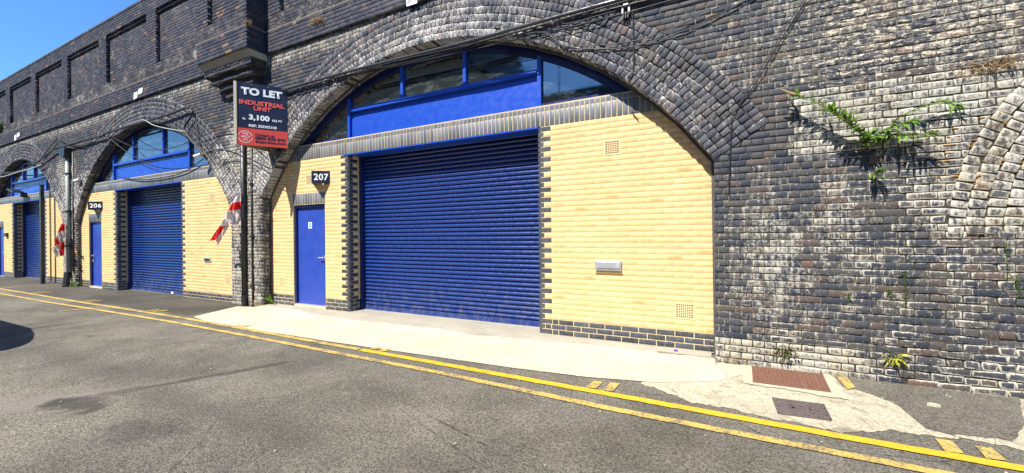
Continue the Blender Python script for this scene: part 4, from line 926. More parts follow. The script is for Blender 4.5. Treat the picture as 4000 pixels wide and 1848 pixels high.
TS = thing('to_let_sign', 'large navy and red TO LET board projecting from the pier beside arch 207', 'to let board')
ap, re_, le_ = (-8.42, -.97), (-7.93, -.235), (-8.60, -.21); z0, z1 = 3.245, 4.475
(p1_, A_, d, nn), (p2_, _, d2, nn2) = vsign(TS, ap, le_, re_, z0, z1, .018, M['navy'], None)
p2_.data.materials.clear(); p2_.data.materials.append(M['ply'])
L_ = (Vector((*re_, 0)) - A_).length; Hh = z1 - z0
def bp(u, v, off=.0): return A_ + d * (L_ * u) + nn * off + Vector((0, 0, z1 - Hh * v))
rd = MB(); q = [bp(0.0, 1, .001), bp(1, 1, .001), bp(1, .73, .001), bp(0, .73, .001)]; q2 = [v + nn * .003 for v in q]
rd.add([tuple(v) for v in q + q2], [(0, 1, 2, 3), (4, 5, 6, 7), (0, 1, 5, 4), (1, 2, 6, 5), (2, 3, 7, 6), (3, 0, 4, 7)]); part(rd, 'red_band', M['red'], TS)
fr = MB(); a0 = A_ - d * .001; q = [a0, a0 - d * .035, a0 - d * .035 - nn * .05, a0 - nn * .05]; fr.prism([(v.x, v.y) for v in q], z0 - .003, z1 + .003, 'z'); part(fr, 'timber_post', M['timber'], TS)
def tl(s, u0, u1, v0, v1, mat, bold=.03, sp=1.0): return text(s, TS, mat, bp(u0, v1, .0045), d, (0, 0, 1), L_ * (u1 - u0), Hh * (v1 - v0), bold, spacing=sp)
tl('TO LET', .10, .90, .075, .195, M['white'], .05); tl('INDUSTRIAL', .06, .94, .275, .35, M['redprint'], .04); tl('UNIT', .33, .68, .362, .432, M['redprint'], .04)
tl('c.', .12, .185, .565, .595, M['white'], .04); tl('3,100', .24, .64, .50, .605, M['white'], .045); tl('SQ FT', .69, .89, .548, .588, M['white'], .035)
tl('REF: ZSD02103', .24, .78, .660, .703, M['white'], .03)
tl('Contact us', .355, .73, .795, .842, M['navy'], .03); tl('0800 830 840', .355, .95, .848, .898, M['navy'], .035); tl('thearchco.com', .355, .955, .905, .952, M['navy'], .035)
tl('THE', .115, .225, .800, .835, M['white'], .0); tl('ARCH', .095, .255, .848, .883, M['white'], .0); tl('CO', .135, .215, .895, .930, M['white'], .0)
rg = MB(); cc_ = bp(.17, .868, .0055); ra, rb2 = .118, .110
for i in range(40):
    if i in (19, 20, 39, 0): continue
    t0, t1 = 2 * math.pi * i / 40, 2 * math.pi * (i + 1) / 40
    P_ = lambda t, r: tuple(cc_ + d * (r * math.cos(t)) + Vector((0, 0, r * math.sin(t)))); rg.add([P_(t0, rb2), P_(t0, ra), P_(t1, ra), P_(t1, rb2)], [(0, 1, 2, 3)])
part(rg, 'logo_ring', M['white'], TS, fix=False)
sc2 = MB()
for u in (.3, .62): v = bp(u, .03, .004); sc2.box(v.x - .007, v.x + .007, v.y - .007, v.y + .007, v.z - .007, v.z + .007)
part(sc2, 'fixing_screw', M['steel'], TS)

# ------------------------------------------------------------------ pipes and posts
P = thing('drain_pipe', 'thick black downpipe on the pier between arches 206 and 207', 'drainpipe')
b = MB(); b.tube([(-9.43, -.275, -.10), (-9.43, -.275, 4.05)], .053, 14); part(b, 'pipe', M['black'], P, smooth=True)
b = MB(); b.tube([(-9.43, -.275, -.095), (-9.43, -.275, .16)], .062, 14); b.tube([(-9.43, -.275, 2.2), (-9.43, -.275, 2.28)], .060, 14); part(b, 'pipe_collar', M['black'], P)
for z in (.9, 2.24, 3.4): b = MB(); b.box(-9.47, -9.39, -.25, -.198, z - .02, z + .02); part(b, 'bracket', M['black'], P)
P = thing('conduit_pipe', 'thin black pipe running beside the thick downpipe on the pier', 'pipe')
b = MB(); b.tube([(-9.18, -.235, -.1), (-9.18, -.235, 4.1)], .026, 10); part(b, 'pipe', M['black'], P, smooth=True)
for z in (.35, 1.45, 2.6): b = MB(); b.box(-9.235, -9.125, -.27, -.198, z - .022, z + .022); part(b, 'bracket', M['black'], P)
P = thing('drain_pipe', 'grey green downpipe with a hopper head between arches 205 and 206', 'drainpipe')
b = MB(); b.tube([(-19.38, -.29, .2), (-19.38, -.29, 4.2)], .056, 12); part(b, 'pipe', M['pipe'], P, smooth=True)
b = MB(); b.prism([(-19.70, 4.44), (-19.20, 4.44), (-19.24, 4.22), (-19.32, 4.12), (-19.44, 4.12), (-19.66, 4.24)], -.41, -.21); part(b, 'hopper', M['black'], P)
b = MB(); b.tube([(-19.40, -.31, .32), (-19.32, -.38, -.16)], .088, 10); part(b, 'pipe_shoe', M['black'], P)
for z in (1.2, 2.35, 3.6): b = MB(); b.box(-19.50, -19.26, -.36, -.198, z - .025, z + .025); part(b, 'bracket', M['black'], P)
P = thing('conduit_pipe', 'thin dark pipe beside the grey downpipe with the hopper head', 'pipe')
b = MB(); b.tube([(-19.10, -.235, .3), (-19.10, -.235, 4.3)], .030, 8); part(b, 'pipe', M['black'], P, smooth=True)
b = MB(); b.box(-19.16, -19.04, -.27, -.198, 2.3, 2.34); part(b, 'bracket', M['black'], P)
P = thing('steel_post', 'square black post standing in front of the farthest shutter', 'post')
b = MB(); b.box(-21.52, -21.38, -.42, -.33, -.2, 3.34); part(b, 'shaft', M['black'], P); b = MB(); b.box(-21.54, -21.36, -.44, -.31, 3.34, 3.36); part(b, 'cap', M['black'], P)
b = MB(); b.tube([(-21.75, -.105, -.1), (-21.75, -.105, 3.2)], .018, 6); tag(part(b, 'conduit_pipe', M['stem'], None), 'thin brown pipe down the yellow brick right of the farthest shutter', 'pipe')
b = MB(); b.box(-26.85, -26.58, -.15, -.081, 1.55, 1.71); tag(part(b, 'meter_box', M['black'], None), 'small dark box on the wall beside the farthest shutter', 'wall box')
b = MB(); b.tube([(-19.08, -.2, 1.02), (-18.98, -.24, 1.02), (-18.88, -.24, .98), (-18.88, -.24, .93)], .022, 8); b.tube([(-18.93, -.24, 1.0), (-18.93, -.24, 1.08)], .012, 6); b.tube([(-19.0, -.24, 1.08), (-18.86, -.24, 1.08)], .012, 6)
tag(part(b, 'water_tap', M['brass'], None), 'rusty brass tap on the pier left of the middle unit door', 'tap')
# cameras and floodlight
def camera_(x, z, label, mat, s=1.0, dirx=1):
    T_ = thing('security_camera', label, 'security camera')
    b = MB(); b.tube([(x, -.19, z), (x, -.30, z - .02)], .03 * s, 8); part(b, 'bracket', M['cctv'], T_)
    b = MB(); b.tube([(x - .13 * s * dirx, -.34, z - .03), (x + .12 * s * dirx, -.28, z + .02)], .055 * s, 10); part(b, 'body', mat, T_, smooth=False)
    b = MB(); b.tube([(x - .16 * s * dirx, -.347, z - .036), (x - .128 * s * dirx, -.339, z - .029)], .047 * s, 10); part(b, 'lens', M['black'], T_)
camera_(-11.22, 3.42, 'white security camera at the right end of the lintel over arch 206', M['cctv'], .7)
camera_(-18.50, 3.33, 'white camera with a dark lens on the pier left of arch 206', M['cctv'], .9)
T_ = thing('floodlight', 'small dark floodlight on the lintel above the farthest shutter', 'floodlight')
b = MB(); b.prism([(-24.75, 3.36), (-24.0, 3.22), (-23.98, 3.27), (-24.7, 3.42)], -.50, -.22); part(b, 'lamp_head', M['black'], T_); b = MB(); b.box(-24.32, -24.22, -.25, -.08, 3.08, 3.26); part(b, 'bracket', M['black'], T_)

# ------------------------------------------------------------------ cables
def cable(pts, r, label, mat=None, n=6, name='cable'):
    b = MB(); b.tube(smooth_path(pts), r, n); return tag(part(b, name, mat or M['cable'], None, smooth=True), label, 'cable')
mainp = [(x * .987, y - .07, 1.42 + (z - 1.42) * .987) for x, y, z in [(-9.25, -.20, 4.485), (-8.5, -.225, 4.47), (-7.5, -.22, 4.482), (-6.6, -.22, 4.488), (-5.4, -.23, 4.475), (-4.2, -.23, 4.452), (-3.27, -.23, 4.443), (-2.1, -.22, 4.458), (-1.18, -.22, 4.458), (0.3, -.22, 4.445), (2.5, -.22, 4.5)]]
cable(mainp, .026, 'thick black cable stretched level across the crown of arch 207', M['cable_shiny'], 10)
T_ = thing('cable_bundle', 'slack black cables sagging just below the thick cable over arch 207', 'cables')
for i, (dy, sg_, dr) in enumerate([(-.02, .03, .007), (.0, .055, .008), (.02, .02, .007)]):
    p = [(x, y + dy, z - .035 - sg_ * abs(math.sin((x + 9) * (.75 + .1 * i) + i)) ) for x, y, z in smooth_path(mainp, 3)]
    b = MB(); b.tube(p, dr, 5); part(b, 'strand', M['cable'], T_, smooth=True)
J = BAKE
cable(J['thin1'], .006, 'thin black wire rising under the thick cable right of the arch crown')
cable(J['thin2'], .006, 'second thin wire just below the thick cable right of the arch crown')
cable([(-6.5, -.26, 4.39), (-4.0, -.26, 4.33)] + J['thin3'], .006, 'upper of two sagging wires crossing the right haunch of arch 207')
cable([(-6.0, -.26, 4.37), (-4.0, -.26, 4.30)] + J['thin4'], .007, 'lower of two sagging wires crossing the right haunch of arch 207')
cable(J['right1'], .0055, 'shorter of two black wires slanting down the right pier')
cable(J['right2'], .0055, 'longer black wire slanting then hanging straight down the right pier')
cable(J['drop'] + J['drop2'][1:], .006, 'loose wire dangling over the right haunch onto the yellow brick')
T_ = thing('cable_bracket', 'small square bracket holding wires above the right haunch', 'bracket')
b = MB(); b.box(-1.14, -1.12, -.28, -.204, 4.24, 4.36); b.box(-1.06, -1.04, -.28, -.204, 4.24, 4.36); b.box(-1.14, -1.04, -.28, -.204, 4.34, 4.36); part(b, 'frame', M['cctv'], T_)
b = MB()
for x in (-1.12, -1.09, -1.06): b.box(x - .008, x + .008, -.29, -.24, 4.17, 4.25)
part(b, 'insulator', M['black'], T_)
cable(J['c206'], .028, 'thick black cable looping along the wall over the far arches'); cable(J['c206b'], .022, 'thick cable end curling down to the camera beside arch 206')
cable(J['c206c'], .012, 'thin cable hanging from the hook right of arch 206'); cable(J['white'], .013, 'pale cable drooping across the crown of arch 206', M['palecable'])
cable(J['sag1'], .009, 'thin wire sagging across arch 206 towards the board'); cable(J['sag2'], .009, 'thin dark line slanting over the blue panel of arch 206')  # the slanting line is drawn as a thin dark tube
cable(J['l1'], .02, 'pale thick cable sagging across the farthest arch', M['palecable']); cable(J['l2'], .013, 'thin wire rising above the farthest arch'); cable(J['l3'], .014, 'dark wire sagging left of arch 206 above the downpipe')
cable(J['wireL'], .009, 'thin wire from the board down to the lower left')
cable([(-8.5, -.8, 3.5), (-9.6, -.35, 3.3), (-10.6, -.2, 3.05)], .008, 'lower thin wire from the board across the pier')
cable([(-16.2, -.1, 3.3), (-14.5, -.12, 3.08), (-12.5, -.12, 3.1), (-11.3, -.14, 3.38)], .013, 'wire drooping across the lintel of arch 206')

# ------------------------------------------------------------------ flags
def flag(name, label, cells, origin_y):
    T_ = thing('flag', label, 'flag', 'white flags with a red cross tied to pipes')
    for mat, nm in ((M['cloth_w'], 'white_cloth'), (M['cloth_r'], 'red_stripe')):
        b = MB()
        for col_, quad in cells:
            if (col_ == 'r') != (nm == 'red_stripe'): continue
            if nm == 'red_stripe': b = MB()
            Q_ = [Vector(q) for q in quad]; n_ = 6; idx = []
            if len(Q_) == 3: Q_ = [Q_[0], Q_[1], Q_[2], Q_[2]]
            for i in range(n_ + 1):
                for j in range(n_ + 1):
                    u, v = i / n_, j / n_; p = (Q_[0] * (1 - u) * (1 - v) + Q_[1] * u * (1 - v) + Q_[2] * u * v + Q_[3] * (1 - u) * v)
                    s_ = (p.x - origin_y[0]); 
                    y = -.33 - .34 * min(1, max(0, -s_)) - .030 * math.sin(p.x * 17 + p.z * 9) - .018 * math.sin(p.x * 31 - p.z * 14)
                    k_ = (D_CAM + y) / (D_CAM - .4); idx.append((p.x * k_, y, H_CAM + (p.z - H_CAM) * k_))
            m_ = n_ + 1; b.add(idx, [(i * m_ + j, (i + 1) * m_ + j, (i + 1) * m_ + j + 1, i * m_ + j + 1) for i in range(n_) for j in range(n_)])
            if nm == 'red_stripe': part(b, nm, mat, T_, smooth=True, fix=False)
        if nm != 'red_stripe': part(b, nm, mat, T_, smooth=True, fix=False)
F = J['flag1']
flag('flag', 'torn white flag with red cross blowing left from the black downpipe', [('w', [F[0], F[1], F[3], F[2]]), ('r', [F[2], F[3], F[5], F[4]]), ('w', [F[4], F[5], F[7], F[6]]), ('w', [F[5], F[5], F[8], F[7]]),
     ('w', [F[6], F[7], F[11], F[9]]), ('r', [F[9], F[10], F[13], F[12]]), ('w', [F[10], F[11], F[14], F[13]])], (-9.33,))
F = J['flag2']
flag('flag', 'bunched white flag with red cross hanging on the grey green downpipe', [('w', [F[0], F[1], F[3], F[2]]), ('r', [F[2], F[3], F[5], F[4]]), ('w', [F[4], F[5], F[8], F[7]]), ('r', [F[6], F[6], F[7], F[9]]), ('w', [F[4], F[4], F[7], F[6]]),
     ('w', [F[9], F[7], F[12], F[10]]), ('w', [F[10], F[10], F[12], F[11]]), ('r', [F[7], F[8], F[13], F[12]])], (-19.26,))

# ------------------------------------------------------------------ covers in the ground
def quad_map(c, u, v):   # c: TL, TR, BR, BL in XY (v downwards)
    a = np.array(c[0]) * (1 - u) + np.array(c[1]) * u; b_ = np.array(c[3]) * (1 - u) + np.array(c[2]) * u; return a * (1 - v) + b_ * v
T_ = thing('inspection_cover', 'larger brown iron access cover set in pale concrete by the right wall', 'access cover')
c = [(.27, -.25), (.92, -.24), (.885, -.81), (.25, -.82)]; zg = -.09 + .0145
b = MB(); b.prism(c[::-1], zg - .01, zg, 'z'); part(b, 'plate', M['rust'], T_)
b = MB()
for i in range(18):
    for j in range(15):
        if i in (12,): continue
        u, v = (i + .5) / 18, (j + .5) / 15; p = quad_map(c, u, v); w_, l_ = (.006, .013) if (i + j) % 2 else (.013, .006)
        b.box(p[0] - w_, p[0] + w_, p[1] - l_, p[1] + l_, zg, zg + .005)
p0 = quad_map(c, 12.2 / 18, .04); b.box(p0[0], p0[0] + .008, p0[1] - .52, p0[1], zg, zg + .006); b.box(p0[0] + .03, p0[0] + .038, p0[1] - .52, p0[1], zg, zg + .006)
o = part(b, 'tread_stud', M['rust'], T_); o['kind'] = 'stuff'
b = MB(); 
for i in range(4):
    p, q = np.array(c[i]), np.array(c[(i + 1) % 4]); n_ = np.array([-(q - p)[1], (q - p)[0]]); n_ = n_ / np.linalg.norm(n_) * .012
    b.prism([tuple(p), tuple(q), tuple(q - n_), tuple(p - n_)], zg - .012, zg + .003, 'z')
part(b, 'rim', M['rust'], T_)
T_ = thing('inspection_cover', 'smaller grey iron cover with triangle studs nearer the yellow lines', 'access cover')
c = [(.38, -1.19), (.77, -1.16), (.76, -1.51), (.39, -1.55)]; zg = -.09 + .008
b = MB(); b.prism(c[::-1], zg - .01, zg, 'z'); part(b, 'plate', M['iron'], T_)
b = MB()
for i in range(8):
    for j in range(5):
        if 3 <= i <= 4 and 1 <= j <= 3 or i == 1: continue
        u, v = (i + .5) / 8, (j + .5) / 5; p = quad_map(c, u, v); s_ = 1 if (i + j) % 2 else -1; r_ = .020
        b.prism([(p[0] - r_, p[1] - .018 * s_), (p[0] + r_, p[1] - .018 * s_), (p[0], p[1] + .022 * s_)][::s_], zg, zg + .007, 'z')
for v in (.34, .5, .66): p = quad_map(c, .46, v); b.box(p[0] - .055, p[0] + .055, p[1] - .010, p[1] + .010, zg, zg + .007)
p = quad_map(c, 1.5 / 8, .5); b.box(p[0] - .012, p[0] + .012, p[1] - .14, p[1] + .14, zg, zg + .006)
o = part(b, 'tread_stud', M['iron'], T_); o['kind'] = 'stuff'
b = MB()
for i in range(4):
    p, q = np.array(c[i]), np.array(c[(i + 1) % 4]); n_ = np.array([-(q - p)[1], (q - p)[0]]); n_ = n_ / np.linalg.norm(n_) * .013
    b.prism([tuple(p), tuple(q), tuple(q - n_), tuple(p - n_)], zg - .012, zg + .007, 'z')
part(b, 'rim', M['iron'], T_)
b = MB()
for u in (.36, .68): p = quad_map(c, u, .5); b.tube([(p[0], p[1], zg + .001), (p[0], p[1], zg + .0085)], .013, 8)
part(b, 'lifting_hole', M['dark'], T_)

# ------------------------------------------------------------------ plants
def leafmesh(L_=.1, W_=.03, droop=.25, name='leaf', mat=None):
    b = MB(); n_ = 5; vs_ = []
    for i in range(n_ + 1):
        t = i / n_; w_ = W_ * math.sin(math.pi * min(.97, t * .9 + .08)) ** .8 * (1 - t * .3); x = L_ * t; z = -droop * L_ * t * t
        vs_ += [(x, -w_, z + w_ * .35), (x, 0, z), (x, w_, z + w_ * .35)]
    f_ = []
    for i in range(n_): a = i * 3; f_ += [(a, a + 3, a + 4, a + 1), (a + 1, a + 4, a + 5, a + 2)]
    b.add(vs_, f_); o = b.build(name, mat, fix=False, smooth=True); me = o.data; bpy.data.objects.remove(o); return me
def place(me, parent, p, dirv, roll=0.0, s=1.0, name='leaf'):
    d_ = Vector(dirv).normalized(); side = d_.cross(Vector((0, 0, 1))); side = side.normalized() if side.length > .01 else Vector((1, 0, 0)); up = side.cross(d_)
    m3 = Matrix((d_, -side, up)).transposed() @ Matrix.Rotation(roll, 3, 'X')
    o = link(name, me, parent); o.matrix_local = Matrix.Translation(Vector(p)) @ m3.to_4x4() @ Matrix.Scale(s, 4); return o
LM = [leafmesh(.11, .021, .5, mat=M['leaf_dk']), leafmesh(.08, .018, .3, mat=M['leaf']), leafmesh(.12, .019, .35, mat=M['leaf']), leafmesh(.10, .018, .1, mat=M['leaf']), leafmesh(.13, .017, .6, mat=M['leaf'])]
BU = thing('buddleia_plant', 'green leafy buddleia growing out of the right brick wall', 'wall plant')
root = Vector((1.33, -.20, 2.36))
branches = [[(1.33, -.20, 2.36), (1.20, -.30, 2.45), (1.02, -.36, 2.62), (.84, -.37, 2.78), (.70, -.35, 2.87)],
            [(1.33, -.20, 2.36), (1.28, -.32, 2.40), (1.18, -.40, 2.47), (1.08, -.44, 2.56)],
            [(1.31, -.20, 2.38), (1.22, -.28, 2.44), (1.14, -.36, 2.50), (1.06, -.38, 2.60), (.98, -.38, 2.66)],
            [(1.36, -.20, 2.36), (1.46, -.30, 2.37), (1.56, -.36, 2.35), (1.70, -.38, 2.34)],
            [(1.36, -.20, 2.38), (1.42, -.29, 2.43), (1.50, -.34, 2.46), (1.58, -.36, 2.47)],
            [(1.48, -.20, 2.50), (1.58, -.28, 2.57), (1.70, -.32, 2.62), (1.82, -.31, 2.64), (1.93, -.28, 2.60)],
            [(1.30, -.20, 2.34), (1.27, -.29, 2.33), (1.26, -.34, 2.36)], [(1.38, -.20, 2.36), (1.40, -.29, 2.36), (1.43, -.33, 2.39)],
            [(1.33, -.20, 1.98), (1.345, -.26, 2.0), (1.36, -.29, 2.02)]]
for q_ in range(46):
    p0 = Vector((1.34 + random.gauss(0, .09), -.24 - random.random() * .10, 2.38 + random.gauss(0, .035))); place(random.choice(LM), BU, p0, (random.gauss(0, 1), random.uniform(-.7, -.1), random.uniform(-.7, .5)), random.uniform(-.6, .6), random.uniform(.6, 1))
for k, br in enumerate(branches):
    sp = smooth_path(br, 5); b = MB(); b.tube(sp, [.006 * (1 - .6 * i / len(sp)) for i in range(len(sp))], 5); part(b, 'stem', M['stem'], BU)
    step = 1
    for i in range(2, len(sp), step):
        t = (sp[min(i + 1, len(sp) - 1)] - sp[i - 1]).normalized()
        for s_ in (-1, 1):
            a = random.uniform(-.4, .4); sd = Vector((random.uniform(-.5, .5), random.uniform(-.7, .1), random.uniform(-.2, .5)))
            dv = t * .6 + Vector((s_ * .5, -.2, -.15 + .15 * s_)) + sd * .7
            place(random.choice(LM), BU, sp[i], dv, a, random.uniform(.6, 1.05) * (1 if k != 5 else .75))
    for q_ in range(7): place(random.choice(LM), BU, sp[-1], t + Vector((random.uniform(-.9, .9), random.uniform(-.6, .2), random.uniform(-.5, .7))), 0, .8)
b = MB(); b.tube(smooth_path([(.70, -.38, 2.87), (.62, -.40, 2.90), (.54, -.42, 2.95)], 5), [.008, .010, .013, .014, .014, .013, .012, .010, .008, .006, .004], 6); part(b, 'dead_flower_spike', M['dry'], BU)
def tuft(name, label, c, n_, h, spread, mat, cat='weed', w=.004, lean=(0, -.5, 1), curl=.5, group=None):
    T2 = MB()
    for i in range(n_):
        a = Vector((random.gauss(0, spread), random.uniform(-.01, .0), random.gauss(0, spread * .3))); dv = Vector((random.gauss(0, .7), random.uniform(-1, .1), random.uniform(.1, 1))) + Vector(lean)
        dv.normalize(); L2 = h * random.uniform(.4, 1); p0 = Vector(c) + a; p1 = p0 + dv * L2 * .5; p2 = p1 + (dv + Vector((0, 0, -curl))).normalized() * L2 * .5
        s_ = dv.cross(Vector((random.uniform(-1, 1), .3, random.uniform(-1, 1)))).normalized() * w
        T2.add([p0 - s_, p0 + s_, p1 + s_, p1 - s_, p2], [(0, 1, 2, 3), (3, 2, 4)])
    return tag(T2.build(name, mat, None, fix=False), label, cat, group)
def leafy(name, label, c, n_, rad, mat, me, cat='weed'):
    T2 = thing(name, label, cat); b = MB()
    for k in range(7):
        dv = Vector((random.gauss(0, .6), random.uniform(-1, -.2), random.uniform(-.3, .8))).normalized(); b.tube([c, tuple(Vector(c) + dv * rad[0])], .003, 4)
    part(b, 'stem', M['stem'], T2)
    for i in range(n_):
        dv = Vector((random.gauss(0, .6), random.uniform(-1, -.1), random.gauss(.1, .5))).normalized(); p = Vector(c) + Vector((dv.x * rad[0], dv.y * rad[1], dv.z * rad[2])) * random.uniform(.15, 1)
        place(me, T2, p, dv + Vector((random.uniform(-.6, .6), random.uniform(-.5, 0), random.uniform(-.5, .5))), random.uniform(-1, 1), random.uniform(.6, 1.1))
sml = leafmesh(.028, .009, .2, mat=M['leaf_dk']); leafy('small_shrub', 'small dark green bush at the foot of the right wall above the brown cover', (.60, -.21, .12), 130, (.13, .12, .10), M['leaf_dk'], sml)
frn = leafmesh(.075, .007, .4, mat=M['fern']); leafy('fern_tuft', 'bright yellow green fern growing low in the right wall', (1.50, -.21, .17), 46, (.08, .07, .05), M['fern'], frn)
for (x, z0_, z1_, lb) in [(1.575, .52, 1.03, 'tall thin weed stalk rising up the middle of the right wall'), (2.27, .80, 1.28, 'thin weed stalk near the right edge below the blind arch'), (2.335, .72, .99, 'short thin weed at the right edge of the wall'), (1.14, .66, .80, 'tiny weed sprouting from a joint left of the tall stalk'), (1.46, .70, .85, 'small pale weed just left of the tall stalk')]:
    T2 = thing('wall_weed', lb, 'weed'); b = MB(); sp = smooth_path([(x, -.20, z0_), (x + .01, -.235, (z0_ + z1_) / 2), (x - .005, -.24, z1_)], 6); b.tube(sp, .0035, 5); part(b, 'stem', M['leaf_dk'], T2)
    tiny = leafmesh(.035, .004, .3, mat=M['leaf'])
    for i in range(2, len(sp)):
        for s_ in range(3 if i < len(sp) - 3 else 6): place(tiny, T2, sp[i], (random.uniform(-1, 1), random.uniform(-.8, .1), random.uniform(0, 1)), 0, random.uniform(.5, 1))
tuft('dead_plant', 'dry brown dead plant hanging from the wall at upper right', (2.18, -.21, 2.92), 130, .20, .11, M['dry'], w=.003, lean=(0, -.3, -.1), curl=.9)
tuft('dead_plant', 'wispy dead roots on the wall above the buddleia', (1.24, -.21, 2.93), 26, .13, .03, M['dry'], w=.002, lean=(0, -.2, -.6))
tuft('dead_plant', 'single dry sprig left of the large dead plant', (1.70, -.21, 2.90), 8, .10, .015, M['dry'], w=.002, lean=(0, -.2, -.3))
tuft('dry_grass', 'dry grass tuft where the wall meets the pale concrete', (.10, -.22, -.07), 70, .13, .09, M['dry'], cat='grass tuft', w=.002)
tuft('dry_grass', 'dry grass at the foot of the pier left of arch 207', (-8.98, -.22, -.09), 50, .22, .12, M['dry'], cat='grass tuft', w=.003)
tuft('green_weed', 'green weed in the corner between pier and arch 207', (-8.80, -.08, .02), 60, .22, .05, M['leaf'], w=.007)
tuft('green_weed', 'low green weed at the foot of the downpipe pier on the left', (-19.2, -.2, -.14), 50, .20, .12, M['leaf'], w=.010)
tuft('dry_grass', 'straw coloured grass on the ledge of the parapet over arch 207', (-6.92, -.255, kz(5.60)), 70, .24, .08, M['dry'], cat='grass tuft', w=.004, curl=1.0, lean=(0, -.4, 0))
tuft('dry_roots', 'dry root trailing round the buttress corner on the ledge', (-8.55, -.60, kz(5.80)), 40, .18, .05, M['dry'], w=.004, curl=1.0)
tuft('parapet_bush', 'olive green bush on the parapet at the left edge', (-26.6, -.26, 5.98), 260, .42, .20, M['leaf_dk'], cat='bush', w=.02)
for i, (x, lb) in enumerate([(-24.6, 'small grass tuft on top of the parapet at the far left'), (-20.8, 'tiny tuft on the parapet coping above the fourth panel'), (-17.2, 'tiny tuft on the parapet coping above the third panel')]):
    tuft('dry_grass', lb, (x, -.15, Z_TOP + .02), 30, .16, .2, M['dry'], cat='grass tuft', w=.006)
# edge grit and dry litter along the foot of the right wall
lt = MB()
for i in range(420):
    x = random.uniform(.2, 2.9); y = -.21 - abs(random.gauss(0, .05)); a = random.uniform(0, 3.14); l_ = random.uniform(.005, .05) if i % 3 == 0 else random.uniform(.003, .01); z = -.072 + random.uniform(0, .008)
    lt.add([(x, y, z), (x + l_ * math.cos(a), y - abs(l_ * math.sin(a)), z + .002), (x + l_ * math.cos(a), y - abs(l_ * math.sin(a)) - .002, z + .003), (x, y - .002, z + .003)], [(0, 1, 2, 3)])
tag(lt.build('straw_litter', M['dry'], fix=False), 'dry straw and grit along the foot of the right wall', 'litter', kind='stuff')
st = MB()
for i in range(260):
    x = random.uniform(-9, 2.6); y = random.uniform(-4.6, -.3) if i % 2 else random.uniform(-.5, -.1); r_ = random.uniform(.003, .010); z = gz(x, y) + .01
    st.add([(x - r_, y, z), (x, y - r_, z), (x + r_, y, z), (x, y + r_, z), (x, y, z + r_ * .9)], [(0, 1, 4), (1, 2, 4), (2, 3, 4), (3, 0, 4)])
tag(st.build('grit', M['apron'], fix=False), 'loose grit and small stones scattered on the road', 'grit', kind='stuff')
dk = MB()
for i in range(46):
    x = random.uniform(-8.6, .1); y = random.uniform(-1.35, -.4) if i % 3 else random.uniform(-.5, -.25); a = random.uniform(0, 3.1); r1, r2 = random.uniform(.006, .022), random.uniform(.004, .008); z = gz(x, y) + .0095
    ca, sa = math.cos(a), math.sin(a); dk.add([(x - r1 * ca, y - r1 * sa, z), (x + r2 * sa, y - r2 * ca, z), (x + r1 * ca, y + r1 * sa, z), (x - r2 * sa, y + r2 * ca, z), (x, y, z + .005)], [(0, 1, 4), (1, 2, 4), (2, 3, 4), (3, 0, 4)])
tag(dk.build('leaf_litter', M['stem'], fix=False), 'tiny dark twigs and leaf scraps scattered on the pale pavement', 'litter', kind='stuff')
b = MB(); b.prism([(1.55, -.80), (1.60, -.82), (1.635, -.81), (1.62, -.795), (1.575, -.785)], -.08, -.055, 'z'); tag(part(b, 'loose_stone', M['apron'], None), 'flat pale stone lying on the dark asphalt patch', 'stone')
b = MB(); b.prism([(-.56, -.14), (-.52, -.14), (-.52, -.12), (-.56, -.12)], -.04, -.02, 'z'); tag(part(b, 'litter_scrap', paint('purple_scrap', (.10, .03, .35)), None), 'small purple scrap of litter below the lower vent', 'litter')
# moss cushions on the blind arch joints
ms = MB()
def mossblob(x, z, r_):
    n_ = 6; c_ = Vector((x, YF - .003, z)); k0 = len(ms.v); V2 = [tuple(c_ + Vector((0, -r_ * .9, 0)))]
    for ring_ in (.6, 1.0):
        for k in range(n_): a = 2 * math.pi * k / n_ + ring_; V2.append((c_.x + r_ * ring_ * math.cos(a) * random.uniform(.8, 1.3), c_.y - r_ * (.6 if ring_ < 1 else 0), c_.z + r_ * ring_ * .7 * math.sin(a) * random.uniform(.8, 1.2)))
    F2 = [(0, 1 + k, 1 + (k + 1) % n_) for k in range(n_)] + [(1 + k, 1 + n_ + k, 1 + n_ + (k + 1) % n_, 1 + (k + 1) % n_) for k in range(n_)]; ms.add(V2, F2)
for j in range(5):
    r_ = BL['Re'] - .1225 * j
    for i in range(46):
        a = random.uniform(.95, 2.9) if j else random.uniform(1.2, 2.6)
        if RNG.rand() < .55: x = BL['c'] - r_ * math.sin(a / 2 + .4); z = BL['z'] + abs(r_ * math.cos(a / 2 + .4)); 
        else: continue
        if z < 1.75 or math.sin(z * 23 + j * 2.1) < .1: continue
        mossblob(x + random.gauss(0, .006), z, random.uniform(.006, .017))
for i in range(230):
    zc_ = random.choice([2.10, 2.18, 2.255, 2.33, 2.405, 2.48, 1.95]); x = random.gauss(1.92, .14)
    if math.sin(x * 40 + zc_ * 70) < 0 or x > BL['c'] - (blind(zc_) or 0) - .02: continue
    rr_ = -0.245 + round((zc_ + .245) / (5.575 / 74)) * (5.575 / 74); mossblob(x, rr_, random.uniform(.005, .013))
tag(ms.build('wall_moss', M['moss'], fix=True, smooth=True), 'orange brown moss cushions in the joints near the blind arch', 'moss', kind='stuff')

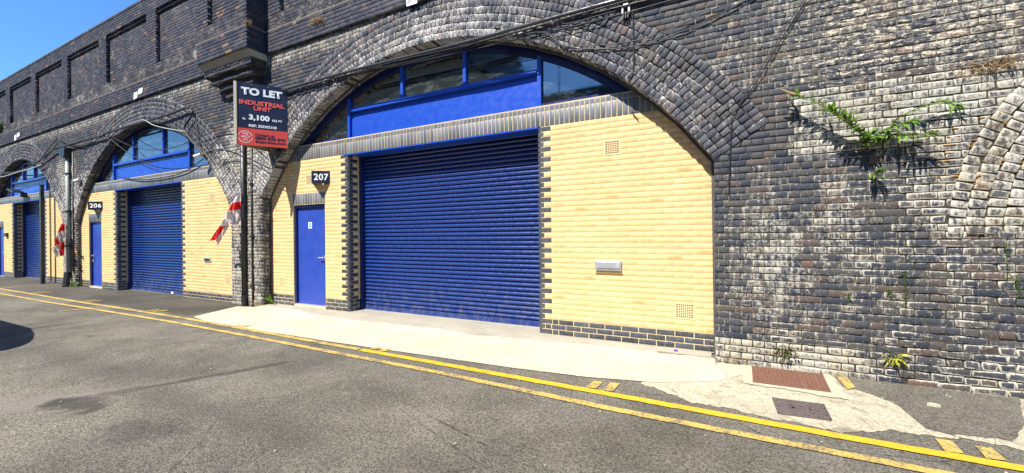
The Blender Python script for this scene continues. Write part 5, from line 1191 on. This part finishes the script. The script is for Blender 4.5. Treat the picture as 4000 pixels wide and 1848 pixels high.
# ------------------------------------------------------------------ opposite side of the street, seen in the window glass and as a shadow
OB = thing('street_building', 'long dark roofed building across the street behind the viewer', 'building')
b = MB(); b.box(-40, -13.6, -24, -14, -1, 12.0); part(b, 'wall', M['ply'], OB); b = MB(); b.prism([(-13.3, 11.8), (-13.3, 12.2), (-19, 15.5), (-25, 12.2), (-25, 11.8)], -41, -13.2, 'x'); part(b, 'roof', M['black'], OB)
b = MB(); b.box(-13.1, 14, -24, -15, -1, 8.7); part(b, 'wall', M['ply'], OB); b = MB(); b.prism([(-14.4, 8.5), (-14.4, 8.9), (-19, 10.6), (-25, 8.9), (-25, 8.5)], -13.15, 14, 'x'); part(b, 'roof', M['black'], OB)
T_ = thing('tv_aerial', 'thin TV aerial on the lower roof across the street', 'aerial'); b = MB(); b.tube([(-8.2, -16, 9.2), (-8.2, -16, 12.4)], .04, 6); part(b, 'mast', M['pipe'], T_)
b = MB(); b.tube([(-8.7, -16, 12.1), (-7.7, -16, 12.1)], .03, 5); b.tube([(-8.6, -16, 11.7), (-7.8, -16, 11.7)], .03, 5); part(b, 'antenna_bar', M['pipe'], T_)
CA = thing('parked_van', 'dark van just outside the left edge casting its shadow on the road', 'van')
prof = [(-13.6, .25), (-13.6, 1.7), (-13.4, 1.86), (-11.0, 1.86), (-10.2, 1.68), (-9.6, 1.48), (-9.3, 1.33), (-9.12, 1.2), (-8.94, .98), (-8.85, .6), (-8.9, .25), (-9.2, .2), (-13.2, .2)]
b = MB(); b.prism(prof, -6.25, -4.55); part(b, 'body', M['black'], CA)
b = MB(); b.prism([(-12.8, 1.15), (-12.6, 1.5), (-11.2, 1.52), (-10.4, 1.3), (-10.2, 1.12)], -4.545, -4.54); part(b, 'side_window', M['glass'], CA)
for x in (-9.95, -12.5): b = MB(); b.tube([(x, -4.75, gz(x) + .31), (x, -4.52, gz(x) + .31)], .31, 20); part(b, 'wheel', M['black'], CA)
b = MB(); b.tube([(-10.9, -4.56, 1.7), (-11.0, -4.5, 2.7)], .022, 6); part(b, 'aerial', M['black'], CA); b = MB(); b.box(-10.35, -10.15, -4.54, -4.32, 1.08, 1.25); part(b, 'wing_mirror', M['black'], CA)
